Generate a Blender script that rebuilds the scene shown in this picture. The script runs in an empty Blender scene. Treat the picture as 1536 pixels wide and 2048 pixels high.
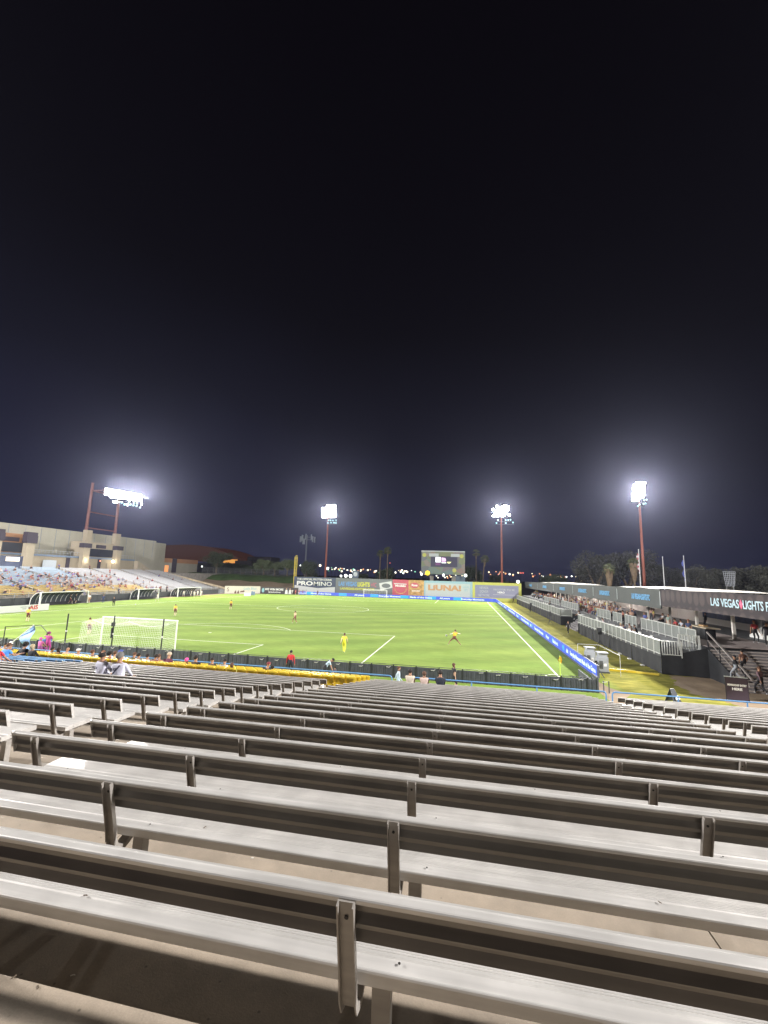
import bpy, bmesh, math, random
from mathutils import Vector, Matrix
R = math.radians
random.seed(7)
sc = bpy.context.scene
COL = sc.collection

# ------------------------------------------------------------------ camera
CX, CY, CH = 28.148, -33.827, 6.836
YAW, PITCH, ROLL, FPX = -0.19030, 0.14998, 0.02929, 849.57
def ray(x, y):
    a, b = x-768, 1024-y
    c, s = math.cos(ROLL), math.sin(ROLL)
    u, v = (c*a-s*b)/FPX, (s*a+c*b)/FPX
    c, s = math.cos(PITCH), math.sin(PITCH)
    f, z = c-s*v, s+c*v
    c, s = math.cos(YAW), math.sin(YAW)
    return Vector((c*u+s*f, -s*u+c*f, z))
CP = Vector((CX, CY, CH))
def atZ(x, y, z=0.0):
    r = ray(x, y); return CP + r*((z-CH)/r.z)
def atY(x, y, Y):
    r = ray(x, y); return CP + r*((Y-CY)/r.y)
def atX(x, y, X):
    r = ray(x, y); return CP + r*((X-CX)/r.x)
cam = bpy.data.cameras.new('camera')
camo = bpy.data.objects.new('camera', cam); COL.objects.link(camo)
fw = ray(768, 1024); rt = ray(768+FPX, 1024)-fw; up = ray(768, 1024-FPX)-fw
M = Matrix((rt, up, -fw)).transposed().to_4x4(); M.translation = CP
camo.matrix_world = M
cam.sensor_fit = 'VERTICAL'; cam.sensor_height = 36; cam.lens = FPX/2048*36
cam.clip_start = .05; cam.clip_end = 6000
sc.camera = camo
sc.view_settings.view_transform = 'Standard'; sc.view_settings.look = 'None'
sc.view_settings.exposure = 0.0; sc.view_settings.gamma = 1

# ------------------------------------------------------------------ night sky
w = bpy.data.worlds.new('World'); sc.world = w; w.use_nodes = True
nt = w.node_tree; nt.nodes.clear()
def N(t, **k):
    n = nt.nodes.new(t)
    for a, b in k.items(): setattr(n, a, b)
    return n
tc = N('ShaderNodeTexCoord'); sx = N('ShaderNodeSeparateXYZ'); nt.links.new(tc.outputs['Generated'], sx.inputs[0])
ns = N('ShaderNodeTexNoise'); ns.inputs['Scale'].default_value = 2.2; ns.inputs['Detail'].default_value = 3
nt.links.new(tc.outputs['Generated'], ns.inputs['Vector'])
ad = N('ShaderNodeMath', operation='MULTIPLY_ADD'); ad.inputs[1].default_value = .17; nt.links.new(ns.outputs['Fac'], ad.inputs[0])
nt.links.new(sx.outputs['Z'], ad.inputs[2])
# city glow is stronger towards the west (-X)
a2 = N('ShaderNodeMath', operation='MULTIPLY_ADD'); a2.inputs[1].default_value = .13; nt.links.new(sx.outputs['X'], a2.inputs[0]); nt.links.new(ad.outputs[0], a2.inputs[2])
rp = N('ShaderNodeValToRGB'); nt.links.new(a2.outputs[0], rp.inputs[0])
e = rp.color_ramp.elements
e[0].position = 0.0; e[0].color = (.025, .028, .062, 1)
e[1].position = 1.0; e[1].color = (.0022, .0017, .0030, 1)
for p, c in ((.10, (.018, .0195, .045, 1)), (.22, (.0115, .012, .028, 1)), (.38, (.0062, .0060, .0125, 1)), (.60, (.0034, .0029, .0052, 1))):
    q = e.new(p); q.color = c
bg = N('ShaderNodeBackground'); bg.inputs['Strength'].default_value = 1.0
nt.links.new(rp.outputs[0], bg.inputs[0])
wo = N('ShaderNodeOutputWorld'); nt.links.new(bg.outputs[0], wo.inputs[0])

# ------------------------------------------------------------------ floodlight lamps (the light that the towers give)
def lamp(name, loc, power, col=(1, .97, .92), aim=None, cone=None, rad=1.6):
    l = bpy.data.lights.new(name, 'SPOT' if cone else 'POINT'); l.energy = power; l.color = col; l.shadow_soft_size = rad
    o = bpy.data.objects.new(name, l); COL.objects.link(o); o.location = loc
    if cone:
        l.spot_size = R(cone); l.spot_blend = .35
        o.rotation_euler = (Vector(aim)-Vector(loc)).to_track_quat('-Z', 'Y').to_euler()
    return o
KW = 1000
for y_ in (68, 74, 80): lamp('tower_light', (-68, y_, 29.5), 105*KW, aim=(-8, 28, 0), cone=125)
lamp('tower_light', (atY(658, 1022, 123)), 202*KW, aim=(0, 15, 0), cone=110)
lamp('tower_light', (atY(1003, 1022, 123)), 202*KW, aim=(10, 15, 0), cone=110)
lamp('tower_light', (atY(1277, 984, 95)), 380*KW, aim=(10, 15, 0), cone=125)
lamp('tower_light', (90, -28.5, 46), 570*KW, col=(1, .965, .94))
lamp('tower_light', (-52, -31, 34), 490*KW, col=(1, .965, .94))

# ------------------------------------------------------------------ helpers
def tag(o, label=None, cat=None, group=None, kind=None):
    if label: o['label'] = label
    if cat: o['category'] = cat
    if group: o['group'] = group
    if kind: o['kind'] = kind
    return o
def thing(name, label, cat, loc=(0, 0, 0), rz=0, group=None):
    o = bpy.data.objects.new(name, None); COL.objects.link(o); o.location = loc; o.rotation_euler = (0, 0, rz)
    o.empty_display_size = .2
    return tag(o, label, cat, group)
def inst(name, me, parent=None, loc=(0, 0, 0), rot=(0, 0, 0), sc_=1):
    o = bpy.data.objects.new(name, me); COL.objects.link(o); o.location = loc; o.rotation_euler = rot
    if sc_ != 1: o.scale = (sc_,)*3 if not hasattr(sc_, '__len__') else sc_
    o.parent = parent
    return o
class MB:
    def __init__(s): s.v = []; s.f = []; s.m = []
    def add(s, vs, fs, mi=0):
        n = len(s.v); s.v += [tuple(v) for v in vs]; s.f += [tuple(n+i for i in f) for f in fs]; s.m += [mi]*len(fs); return s
    def box(s, a, b, mi=0):
        x0, y0, z0 = a; x1, y1, z1 = b
        return s.add([(x0, y0, z0), (x1, y0, z0), (x1, y1, z0), (x0, y1, z0), (x0, y0, z1), (x1, y0, z1), (x1, y1, z1), (x0, y1, z1)],
                     [(0, 3, 2, 1), (4, 5, 6, 7), (0, 1, 5, 4), (1, 2, 6, 5), (2, 3, 7, 6), (3, 0, 4, 7)], mi)
    def bar(s, p, q, wd, ht=None, mi=0, upv=(0, 0, 1)):
        p, q = Vector(p), Vector(q); d = (q-p).normalized(); u = Vector(upv)
        if abs(d.dot(u)) > .95: u = Vector((1, 0, 0)) if abs(d.x) < .9 else Vector((0, 1, 0))
        a = d.cross(u).normalized(); b = a.cross(d).normalized(); a = a*wd/2; b = b*(ht or wd)/2
        vs = [p-a-b, p+a-b, p+a+b, p-a+b, q-a-b, q+a-b, q+a+b, q-a+b]
        return s.add(vs, [(0, 3, 2, 1), (4, 5, 6, 7), (0, 1, 5, 4), (1, 2, 6, 5), (2, 3, 7, 6), (3, 0, 4, 7)], mi)
    def cyl(s, p, q, r0, r1=None, n=8, mi=0, cap=True):
        r1 = r0 if r1 is None else r1
        p, q = Vector(p), Vector(q); d = (q-p).normalized(); u = Vector((0, 0, 1)) if abs(d.z) < .95 else Vector((1, 0, 0))
        a = d.cross(u).normalized(); b = a.cross(d)
        vs = []
        for c, r in ((p, r0), (q, r1)):
            for i in range(n):
                t = 2*math.pi*i/n; vs.append(c+(a*math.cos(t)+b*math.sin(t))*r)
        fs = [(i, (i+1) % n, n+(i+1) % n, n+i) for i in range(n)]
        if cap: fs += [tuple(range(n))[::-1], tuple(range(n, 2*n))]
        return s.add(vs, fs, mi)
    def tube(s, pts, r, n=8, mi=0):
        for a, b in zip(pts, pts[1:]): s.cyl(a, b, r, n=n, mi=mi)
        return s
    def ball(s, c, rx, ry=None, rz=None, nu=10, nv=6, mi=0, v0=0, v1=math.pi):
        ry = ry or rx; rz = rz or rx; vs = []; fs = []
        for j in range(nv+1):
            ph = v0+(v1-v0)*j/nv
            for i in range(nu):
                t = 2*math.pi*i/nu; vs.append((c[0]+rx*math.sin(ph)*math.cos(t), c[1]+ry*math.sin(ph)*math.sin(t), c[2]+rz*math.cos(ph)))
        for j in range(nv):
            for i in range(nu):
                a = j*nu+i; b = j*nu+(i+1) % nu; fs.append((a, a+nu, b+nu, b))
        return s.add(vs, fs, mi)
    def prism(s, poly, off, mi=0):
        n = len(poly); off = Vector(off)
        vs = [Vector(p) for p in poly]+[Vector(p)+off for p in poly]
        fs = [tuple(range(n))[::-1], tuple(range(n, 2*n))]+[(i, (i+1) % n, n+(i+1) % n, n+i) for i in range(n)]
        return s.add(vs, fs, mi)
    def mesh(s, name, mats, smooth=False):
        me = bpy.data.meshes.new(name); me.from_pydata(s.v, [], s.f)
        for m in (mats if isinstance(mats, (list, tuple)) else [mats]): me.materials.append(m)
        if any(s.m): me.polygons.foreach_set('material_index', s.m)
        if smooth: me.polygons.foreach_set('use_smooth', [True]*len(s.f))
        me.update(); return me
    def build(s, name, mats, parent=None, loc=(0, 0, 0), smooth=False, rot=(0, 0, 0)):
        return inst(name, s.mesh(name, mats, smooth), parent, loc, rot)

MATS = {}
def mat(name, col, rough=.6, metal=0, emit=None, es=1, var=0, vscale=3, bump=0, bscale=40, alpha=None, spec=.5, coord='Object'):
    if name in MATS: return MATS[name]
    m = bpy.data.materials.new(name); m.use_nodes = True; t = m.node_tree; b = t.nodes['Principled BSDF']
    b.inputs['Base Color'].default_value = (*col, 1); b.inputs['Roughness'].default_value = rough; b.inputs['Metallic'].default_value = metal
    b.inputs['Specular IOR Level'].default_value = spec
    if emit:
        b.inputs['Emission Color'].default_value = (*emit, 1); b.inputs['Emission Strength'].default_value = es
    if alpha: b.inputs['Alpha'].default_value = alpha
    if var or bump:
        c = t.nodes.new('ShaderNodeTexCoord')
        if var:
            n = t.nodes.new('ShaderNodeTexNoise'); n.inputs['Scale'].default_value = vscale; n.inputs['Detail'].default_value = 6; n.inputs['Roughness'].default_value = .65
            t.links.new(c.outputs[coord], n.inputs['Vector'])
            r = t.nodes.new('ShaderNodeMapRange'); r.inputs['From Min'].default_value = .25; r.inputs['From Max'].default_value = .75
            r.inputs['To Min'].default_value = 1-var; r.inputs['To Max'].default_value = 1+var
            t.links.new(n.outputs['Fac'], r.inputs['Value'])
            mx = t.nodes.new('ShaderNodeVectorMath'); mx.operation = 'SCALE'; mx.inputs[0].default_value = col
            t.links.new(r.outputs[0], mx.inputs['Scale']); t.links.new(mx.outputs[0], b.inputs['Base Color'])
        if bump:
            n = t.nodes.new('ShaderNodeTexNoise'); n.inputs['Scale'].default_value = bscale; n.inputs['Detail'].default_value = 4
            t.links.new(c.outputs[coord], n.inputs['Vector'])
            bp = t.nodes.new('ShaderNodeBump'); bp.inputs['Strength'].default_value = bump; bp.inputs['Distance'].default_value = .01
            t.links.new(n.outputs['Fac'], bp.inputs['Height']); t.links.new(bp.outputs[0], b.inputs['Normal'])
    MATS[name] = m; return m
def text(name, s, parent, loc, size, m, face='-Y', wide=1.0, bold=.0, align='CENTER', depth=.01, rotz=None, fit=None):
    cu = bpy.data.curves.new(name, 'FONT'); cu.body = s; cu.size = size; cu.offset = bold*size; cu.extrude = depth; cu.align_x = align
    cu.resolution_u = 3
    o = bpy.data.objects.new(name, cu); COL.objects.link(o)
    dg = bpy.context.evaluated_depsgraph_get(); me = bpy.data.meshes.new_from_object(o.evaluated_get(dg)); bpy.data.objects.remove(o)
    me.materials.clear(); me.materials.append(m)
    o = bpy.data.objects.new(name, me); COL.objects.link(o)
    if fit:
        xs = [v.co.x for v in me.vertices]; wide = fit/(max(xs)-min(xs))
    rz = {'-Y': 0, '-X': -math.pi/2, '+X': math.pi/2}[face] if rotz is None else rotz
    o.rotation_euler = (math.pi/2, 0, rz); o.location = loc; o.scale = (wide, 1, 1); o.parent = parent
    return o
ORD = ['first', 'second', 'third', 'fourth', 'fifth', 'sixth', 'seventh', 'eighth', 'ninth', 'tenth', 'eleventh', 'twelfth', 'thirteenth', 'fourteenth', 'fifteenth',
       'sixteenth', 'seventeenth', 'eighteenth', 'nineteenth', 'twentieth', 'twenty-first', 'twenty-second', 'twenty-third', 'twenty-fourth', 'twenty-fifth']
def ordn(i):
    if i < len(ORD): return ORD[i]
    t = ['', '', 'twenty', 'thirty', 'forty', 'fifty', 'sixty'][(i+1)//10]
    u = (i+1) % 10
    return t+('-'+ORD[u-1] if u else ' th'.strip()) if u else {'thirty': 'thirtieth', 'forty': 'fortieth', 'fifty': 'fiftieth'}.get(t, t+'th')

# ------------------------------------------------------------------ materials
def concrete_mat(name, col, stain=.6):
    m = bpy.data.materials.new(name); m.use_nodes = True; t = m.node_tree; b = t.nodes['Principled BSDF']; L = t.links.new
    c = t.nodes.new('ShaderNodeTexCoord')
    def noise(sc_, d=6, r=.6):
        n = t.nodes.new('ShaderNodeTexNoise'); n.inputs['Scale'].default_value = sc_; n.inputs['Detail'].default_value = d; n.inputs['Roughness'].default_value = r
        L(c.outputs['Object'], n.inputs['Vector']); return n
    n1 = noise(.9); n2 = noise(7); n3 = noise(90, 3, .7)
    r1 = t.nodes.new('ShaderNodeValToRGB'); L(n1.outputs['Fac'], r1.inputs[0])
    r1.color_ramp.elements[0].position = .3; r1.color_ramp.elements[0].color = (*[x*(1-stain*.55) for x in col], 1)
    r1.color_ramp.elements[1].position = .62; r1.color_ramp.elements[1].color = (*col, 1)
    mp = t.nodes.new('ShaderNodeMapRange'); mp.inputs['To Min'].default_value = .72; mp.inputs['To Max'].default_value = 1.22; L(n2.outputs['Fac'], mp.inputs['Value'])
    mq = t.nodes.new('ShaderNodeMapRange'); mq.inputs['To Min'].default_value = .8; mq.inputs['To Max'].default_value = 1.2; L(n3.outputs['Fac'], mq.inputs['Value'])
    mm = t.nodes.new('ShaderNodeMath'); mm.operation = 'MULTIPLY'; L(mp.outputs[0], mm.inputs[0]); L(mq.outputs[0], mm.inputs[1])
    sp = t.nodes.new('ShaderNodeTexVoronoi'); sp.inputs['Scale'].default_value = 9; L(c.outputs['Object'], sp.inputs['Vector'])
    ms = t.nodes.new('ShaderNodeMapRange'); ms.inputs['From Min'].default_value = .03; ms.inputs['From Max'].default_value = .09; ms.inputs['To Min'].default_value = .45; L(sp.outputs['Distance'], ms.inputs['Value'])
    m3 = t.nodes.new('ShaderNodeMath'); m3.operation = 'MULTIPLY'; L(mm.outputs[0], m3.inputs[0]); L(ms.outputs[0], m3.inputs[1])
    v = t.nodes.new('ShaderNodeVectorMath'); v.operation = 'SCALE'; L(r1.outputs[0], v.inputs[0]); L(m3.outputs[0], v.inputs['Scale'])
    L(v.outputs[0], b.inputs['Base Color']); b.inputs['Roughness'].default_value = .88
    bp = t.nodes.new('ShaderNodeBump'); bp.inputs['Strength'].default_value = .35; bp.inputs['Distance'].default_value = .004; L(n3.outputs['Fac'], bp.inputs['Height']); L(bp.outputs[0], b.inputs['Normal'])
    MATS[name] = m; return m
CONC = concrete_mat('tan_concrete', (.25, .205, .155))
CONC2 = concrete_mat('grey_concrete', (.33, .31, .28))
def alu_mat(name, col, metal=.55, rough=.42):
    m = bpy.data.materials.new(name); m.use_nodes = True; t = m.node_tree; b = t.nodes['Principled BSDF']; L = t.links.new
    c = t.nodes.new('ShaderNodeTexCoord'); oi = t.nodes.new('ShaderNodeObjectInfo')
    mp = t.nodes.new('ShaderNodeMapping'); mp.inputs['Scale'].default_value = (.6, 14, 14); L(c.outputs['Object'], mp.inputs[0])
    va = t.nodes.new('ShaderNodeVectorMath'); L(mp.outputs[0], va.inputs[0]); L(oi.outputs['Location'], va.inputs[1])
    n = t.nodes.new('ShaderNodeTexNoise'); n.inputs['Scale'].default_value = 2; n.inputs['Detail'].default_value = 5; L(va.outputs[0], n.inputs['Vector'])
    n2 = t.nodes.new('ShaderNodeTexNoise'); n2.inputs['Scale'].default_value = 3.3; n2.inputs['Detail'].default_value = 7; L(c.outputs['Object'], n2.inputs['Vector'])
    q = t.nodes.new('ShaderNodeMath'); q.operation = 'MULTIPLY'; L(n.outputs['Fac'], q.inputs[0]); L(n2.outputs['Fac'], q.inputs[1])
    r = t.nodes.new('ShaderNodeMapRange'); r.inputs['From Min'].default_value = .1; r.inputs['From Max'].default_value = .42; r.inputs['To Min'].default_value = .80; r.inputs['To Max'].default_value = 1.08; L(q.outputs[0], r.inputs['Value'])
    v = t.nodes.new('ShaderNodeVectorMath'); v.operation = 'SCALE'; v.inputs[0].default_value = col; L(r.outputs[0], v.inputs['Scale']); L(v.outputs[0], b.inputs['Base Color'])
    r2 = t.nodes.new('ShaderNodeMapRange'); r2.inputs['To Min'].default_value = rough-.08; r2.inputs['To Max'].default_value = rough+.12; L(n2.outputs['Fac'], r2.inputs['Value']); L(r2.outputs[0], b.inputs['Roughness'])
    b.inputs['Metallic'].default_value = metal
    MATS[name] = m; return m
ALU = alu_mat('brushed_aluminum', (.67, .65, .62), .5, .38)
ALUB = alu_mat('shaded_back_aluminum', (.29, .268, .24), .5, .42)  # darker copy of brushed_aluminum: shade on the backrest rear put into the colour
GALV = alu_mat('galvanised_bracket', (.42, .39, .355), .5, .5)
BLUEALU = alu_mat('blue_painted_bench', (.22, .42, .68), .1, .4)
DARK = mat('dark_bolt', (.02, .018, .016), .5)
WHITE = mat('white_paint', (.78, .78, .76), .45)
BLUEPIPE = mat('blue_rail_paint', (.13, .30, .56), .35, var=.15, vscale=2)

# ------------------------------------------------------------------ ground
def sheet(name, pts, z, m, label=None, kind='structure', parent=None):
    b = MB(); b.add([(x, y, 0) for x, y in pts], [tuple(range(len(pts)))])
    o = b.build(name, m, parent, (0, 0, z)); 
    if kind: o['kind'] = kind
    return o
gm = mat('desert_asphalt', (.035, .032, .03), .95, var=.4, vscale=.05)
sheet('ground', [(-1500, -300), (1500, -300), (1500, 2500), (-1500, 2500)], -.02, gm)
def grass_mat():
    m = bpy.data.materials.new('mown_grass'); m.use_nodes = True; t = m.node_tree; b = t.nodes['Principled BSDF']; L = t.links.new
    c = t.nodes.new('ShaderNodeTexCoord'); sp = t.nodes.new('ShaderNodeSeparateXYZ'); L(c.outputs['Object'], sp.inputs[0])
    def noise(s, mp=None, d=5):
        n = t.nodes.new('ShaderNodeTexNoise'); n.inputs['Scale'].default_value = s; n.inputs['Detail'].default_value = d; n.inputs['Roughness'].default_value = .65
        if mp:
            q = t.nodes.new('ShaderNodeMapping'); q.inputs['Scale'].default_value = mp; L(c.outputs['Object'], q.inputs[0]); L(q.outputs[0], n.inputs['Vector'])
        else: L(c.outputs['Object'], n.inputs['Vector'])
        return n
    big = noise(.07, (1, 2.2, 1)); mid = noise(.8, (1, 2.5, 1)); fine = noise(14)
    base = t.nodes.new('ShaderNodeValToRGB'); L(big.outputs['Fac'], base.inputs[0])
    base.color_ramp.elements[0].position = .32; base.color_ramp.elements[0].color = (.168, .262, .056, 1)
    base.color_ramp.elements[1].position = .68; base.color_ramp.elements[1].color = (.248, .335, .078, 1)
    yel = t.nodes.new('ShaderNodeValToRGB'); L(mid.outputs['Fac'], yel.inputs[0])
    yel.color_ramp.elements[0].position = .35; yel.color_ramp.elements[0].color = (.19, .20, .04, 1)
    yel.color_ramp.elements[1].position = .7; yel.color_ramp.elements[1].color = (.36, .32, .07, 1)
    # the verge outside the pitch on the right is thinner and yellower
    g = t.nodes.new('ShaderNodeMapRange'); g.inputs['From Min'].default_value = 37.2; g.inputs['From Max'].default_value = 38.4; L(sp.outputs['X'], g.inputs['Value'])
    mx = t.nodes.new('ShaderNodeMix'); mx.data_type = 'RGBA'; L(g.outputs[0], mx.inputs['Factor']); L(base.outputs[0], mx.inputs['A']); L(yel.outputs[0], mx.inputs['B'])
    a = t.nodes.new('ShaderNodeMapRange'); a.inputs['To Min'].default_value = .68; a.inputs['To Max'].default_value = 1.34; L(mid.outputs['Fac'], a.inputs['Value'])
    f = t.nodes.new('ShaderNodeMapRange'); f.inputs['To Min'].default_value = .7; f.inputs['To Max'].default_value = 1.3; L(fine.outputs['Fac'], f.inputs['Value'])
    q = t.nodes.new('ShaderNodeMath'); q.operation = 'MULTIPLY'; L(a.outputs[0], q.inputs[0]); L(f.outputs[0], q.inputs[1])
    wn = noise(.22, (1, 1.6, 1), 8); wa = t.nodes.new('ShaderNodeMapRange'); wa.inputs['From Min'].default_value = .60; wa.inputs['From Max'].default_value = .78; wa.inputs['To Max'].default_value = .4; L(wn.outputs['Fac'], wa.inputs['Value'])
    m2 = t.nodes.new('ShaderNodeMix'); m2.data_type = 'RGBA'; L(wa.outputs[0], m2.inputs['Factor']); L(mx.outputs['Result'], m2.inputs['A']); m2.inputs['B'].default_value = (.27, .27, .09, 1); mx = m2
    # diagonal mower passes
    wv = t.nodes.new('ShaderNodeTexWave'); wv.inputs['Scale'].default_value = .055; wv.inputs['Distortion'].default_value = 1.2; wv.inputs['Detail'].default_value = 2
    wm = t.nodes.new('ShaderNodeMapping'); wm.inputs['Rotation'].default_value = (0, 0, R(58)); L(c.outputs['Object'], wm.inputs[0]); L(wm.outputs[0], wv.inputs['Vector'])
    wr = t.nodes.new('ShaderNodeMapRange'); wr.inputs['To Min'].default_value = .90; wr.inputs['To Max'].default_value = 1.09; L(wv.outputs['Fac'], wr.inputs['Value'])
    q2 = t.nodes.new('ShaderNodeMath'); q2.operation = 'MULTIPLY'; L(q.outputs[0], q2.inputs[0]); L(wr.outputs[0], q2.inputs[1])
    v = t.nodes.new('ShaderNodeVectorMath'); v.operation = 'SCALE'; L(mx.outputs['Result'], v.inputs[0]); L(q2.outputs[0], v.inputs['Scale']); L(v.outputs[0], b.inputs['Base Color'])
    b.inputs['Roughness'].default_value = .9; b.inputs['Specular IOR Level'].default_value = .04
    bp = t.nodes.new('ShaderNodeBump'); bp.inputs['Strength'].default_value = .6; bp.inputs['Distance'].default_value = .03; L(fine.outputs['Fac'], bp.inputs['Height']); L(bp.outputs[0], b.inputs['Normal'])
    return m
GRASS = grass_mat()
sheet('grass_pitch', [(-44.5, -12), (42, -12), (60, -12), (60, 108), (-30, 108), (-44.5, 90)], 0.0, GRASS)
DIRT = mat('bare_dirt', (.30, .225, .15), .95, var=.3, vscale=.6, bump=.5, bscale=12)
dp = [(43.5, 3.5), (43.0, 1.6), (42.3, .2), (42.5, -1.2), (42.2, -2.3), (43.3, -3.3), (43.9, -4.6), (45.6, -6.2), (46.2, -11.9), (60, -11.9), (60, 2.5), (46, 3.4)]
random.seed(3)
dd = []
for (x0, y0), (x1, y1) in zip(dp, dp[1:]+dp[:1]):
    for k in range(6):
        t = k/6; dd.append((x0+(x1-x0)*t+random.uniform(-.18, .18), y0+(y1-y0)*t+random.uniform(-.18, .18)))
sheet('dirt_patch', dd, .006, DIRT)
sheet('wall_end_dirt', [(36.5, -6.5), (36.45, -1.0), (36.9, .8), (37.3, -.6), (37.5, -2.2), (38.3, -3.6), (37.7, -4.6), (38.2, -6.0), (37.4, -7.2)], .008, DIRT)
sheet('dirt_strip', [(x/2.0, -10.1-random.uniform(0, .3)) for x in range(-30, 74)][::-1]+[(x/2.0, -7.6+random.uniform(-.7, .7)) for x in range(-30, 74)][::1], .004, mat('strip_dirt', (.17, .15, .085), .95, var=.4, vscale=1.4))
sheet('warning_track', [(-60, 40), (-44.6, 62), (-44.4, 88), (-30, 107), (-34, 112), (-60, 112)], .010, mat('clay', (.30, .20, .14), .95, var=.2, vscale=.4))

# pitch markings (sheets 4 mm above the grass)
LINE = mat('line_paint', (.80, .84, .70), .8, var=.12, vscale=6)
Wd, Ln = 34.83, 100.97
root = thing('pitch_markings', 'white painted lines marking out the soccer pitch', 'pitch lines')
def ln(a, b, wd=.12, nm='line'):
    a, b = Vector((*a, 0)), Vector((*b, 0)); d = (b-a).normalized(); n = Vector((-d.y, d.x, 0))*wd/2
    MB().add([a-n, b-n, b+n, a+n], [(0, 1, 2, 3)]).build(nm, LINE, root, (0, 0, .012))
def arc(c, r, t0, t1, n=48, wd=.12, nm='curved_line'):
    vs = []; fs = []
    for i in range(n+1):
        t = t0+(t1-t0)*i/n
        for q in (r-wd/2, r+wd/2): vs.append((c[0]+q*math.cos(t), c[1]+q*math.sin(t), 0))
    fs = [(2*i, 2*i+1, 2*i+3, 2*i+2) for i in range(n)]
    MB().add(vs, fs).build(nm, LINE, root, (0, 0, .012))
ln((-Wd, 0), (Wd, 0)); ln((-Wd, Ln), (Wd, Ln)); ln((-Wd, .06), (-Wd, Ln-.06)); ln((Wd, .06), (Wd, Ln-.06), .14); ln((-Wd+.06, Ln/2), (Wd-.08, Ln/2))
for y0, s in ((0, 1), (Ln, -1)):
    for hw, dpt in ((20.16, 16.5), (9.16, 5.5)):
        ln((-hw, y0+s*.06), (-hw, y0+s*dpt)); ln((hw, y0+s*.06), (hw, y0+s*dpt)); ln((-hw+.06, y0+s*dpt), (hw-.06, y0+s*dpt))
    a0 = math.asin((16.5-11)/9.15)
    arc((0, y0+s*11), 9.15, s*a0 if s > 0 else -a0, (math.pi-a0) if s > 0 else -(math.pi-a0))
arc((0, Ln/2), 9.15, 0, 2*math.pi, 96)
arc((0, Ln/2), .12, 0, 2*math.pi, 12, .2); arc((0, 11), .1, 0, 2*math.pi, 12, .16)
for sx_ in (-1, 1): arc((sx_*Wd, 0), .9, (math.pi/2 if sx_ > 0 else 0), (math.pi if sx_ > 0 else math.pi/2), 12)

# ------------------------------------------------------------------ near terrace (camera side)
T, RS = .95, .182
N0Y, TZ = 2.02, 2.153               # near edge of the tread under bench row 0, below/ahead of the eye
def rowY(n): return CY+2.05+T*n     # rear lip of the seat
def treadZ(n): return CH-TZ-RS*max(n, -1)
def seatZ(n): return treadZ(n)+.485
def edgeY(n): return CY+N0Y+T*n     # near edge of tread n
b = MB()
X0, X1 = CX-34, CX+27
# terrace cut in slabs so that the joints are real grooves
joints = [X0]+[CX+j for j in (-28.5, -23, -17.6, -12, -8.4, -5.9, -3.0, 1.64, 6.1, 9.6, 14.8, 20)]+[X1]
root = thing('concrete_terrace', 'stepped tan concrete terrace under the near bleacher benches', 'terrace')
root['kind'] = 'structure'
for j, (xa, xb) in enumerate(zip(joints, joints[1:])):
    b = MB()
    for n in range(-4, 22):
        y0, y1 = edgeY(n), edgeY(n+1)
        z = treadZ(n)+random.uniform(-.0015, .0015)
        r_ = .012
        b.box((xa+.006, y0, z-.5), (xb-.006, y1-r_, z))
        b.add([(xa+.006, y1-r_, z), (xb-.006, y1-r_, z), (xb-.006, y1, z-r_), (xa+.006, y1, z-r_), (xb-.006, y1, z-.5), (xa+.006, y1, z-.5)], [(0, 1, 2, 3), (3, 2, 4, 5)])
    b.build('terrace_slab', CONC, root)
b = MB().box((X0, edgeY(22), 0), (X1, CY+24.0, .58)); b.build('front_walkway', CONC2, root)
b = MB().box((X0, edgeY(-4)-.3, treadZ(21)-.6), (X1, edgeY(22)-.05, treadZ(21)-.55)); b.build('terrace_base', CONC2, root)

# bench profile -------------------------------------------------
def extrude_prof(prof, x0, x1, closed=True):
    """prof: list of (y,z); returns verts/faces extruded along X"""
    n = len(prof); vs = [(x0, y, z) for y, z in prof]+[(x1, y, z) for y, z in prof]
    fs = [(i, n+i, n+(i+1) % n, (i+1) % n) for i in range(n if closed else n-1)]
    return vs, fs
SD = .48
def seat_prof():
    p = [(.006, -.064), (.002, -.060), (0, -.012), (.002, -.004), (.005, -.001), (.011, 0), (.016, -.003), (.026, -.013), (.084, -.006), (.09, -.001)]
    y = .094
    while y < SD-.06:
        p += [(y, -.0005), (y+.008, -.0005), (y+.0095, -.0028), (y+.0125, -.0028)]; y += .014
    p += [(SD-.03, -.001), (SD-.008, -.004), (SD, -.014), (SD, -.058), (SD-.004, -.064)]
    return p
SP = seat_prof()
def back_prof():
    # (distance down the plank, outwards to the rear) then to local y,z
    outl = [(-.001, -.004), (0, .018), (.002, .023), (.007, .027), (.020, .028), (.027, .026), (.031, .018), (.032, .001), (.052, .001), (.054, -.008), (.086, -.008), (.090, -.007), (.118, .020), (.124, .020), (.129, -.003),
            (.172, -.008), (.190, .004), (.206, .014), (.210, .008), (.210, -.012), (.204, -.016), (.004, -.016), (0, -.012)]
    top = Vector((-.135, .379)); bot = Vector((-.086, .184)); d = (bot-top).normalized(); n = Vector((d.y, -d.x))
    if n.x > 0: n = -n
    return [tuple(top+d*a+n*o) for a, o in outl]
BP = back_prof()
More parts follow.
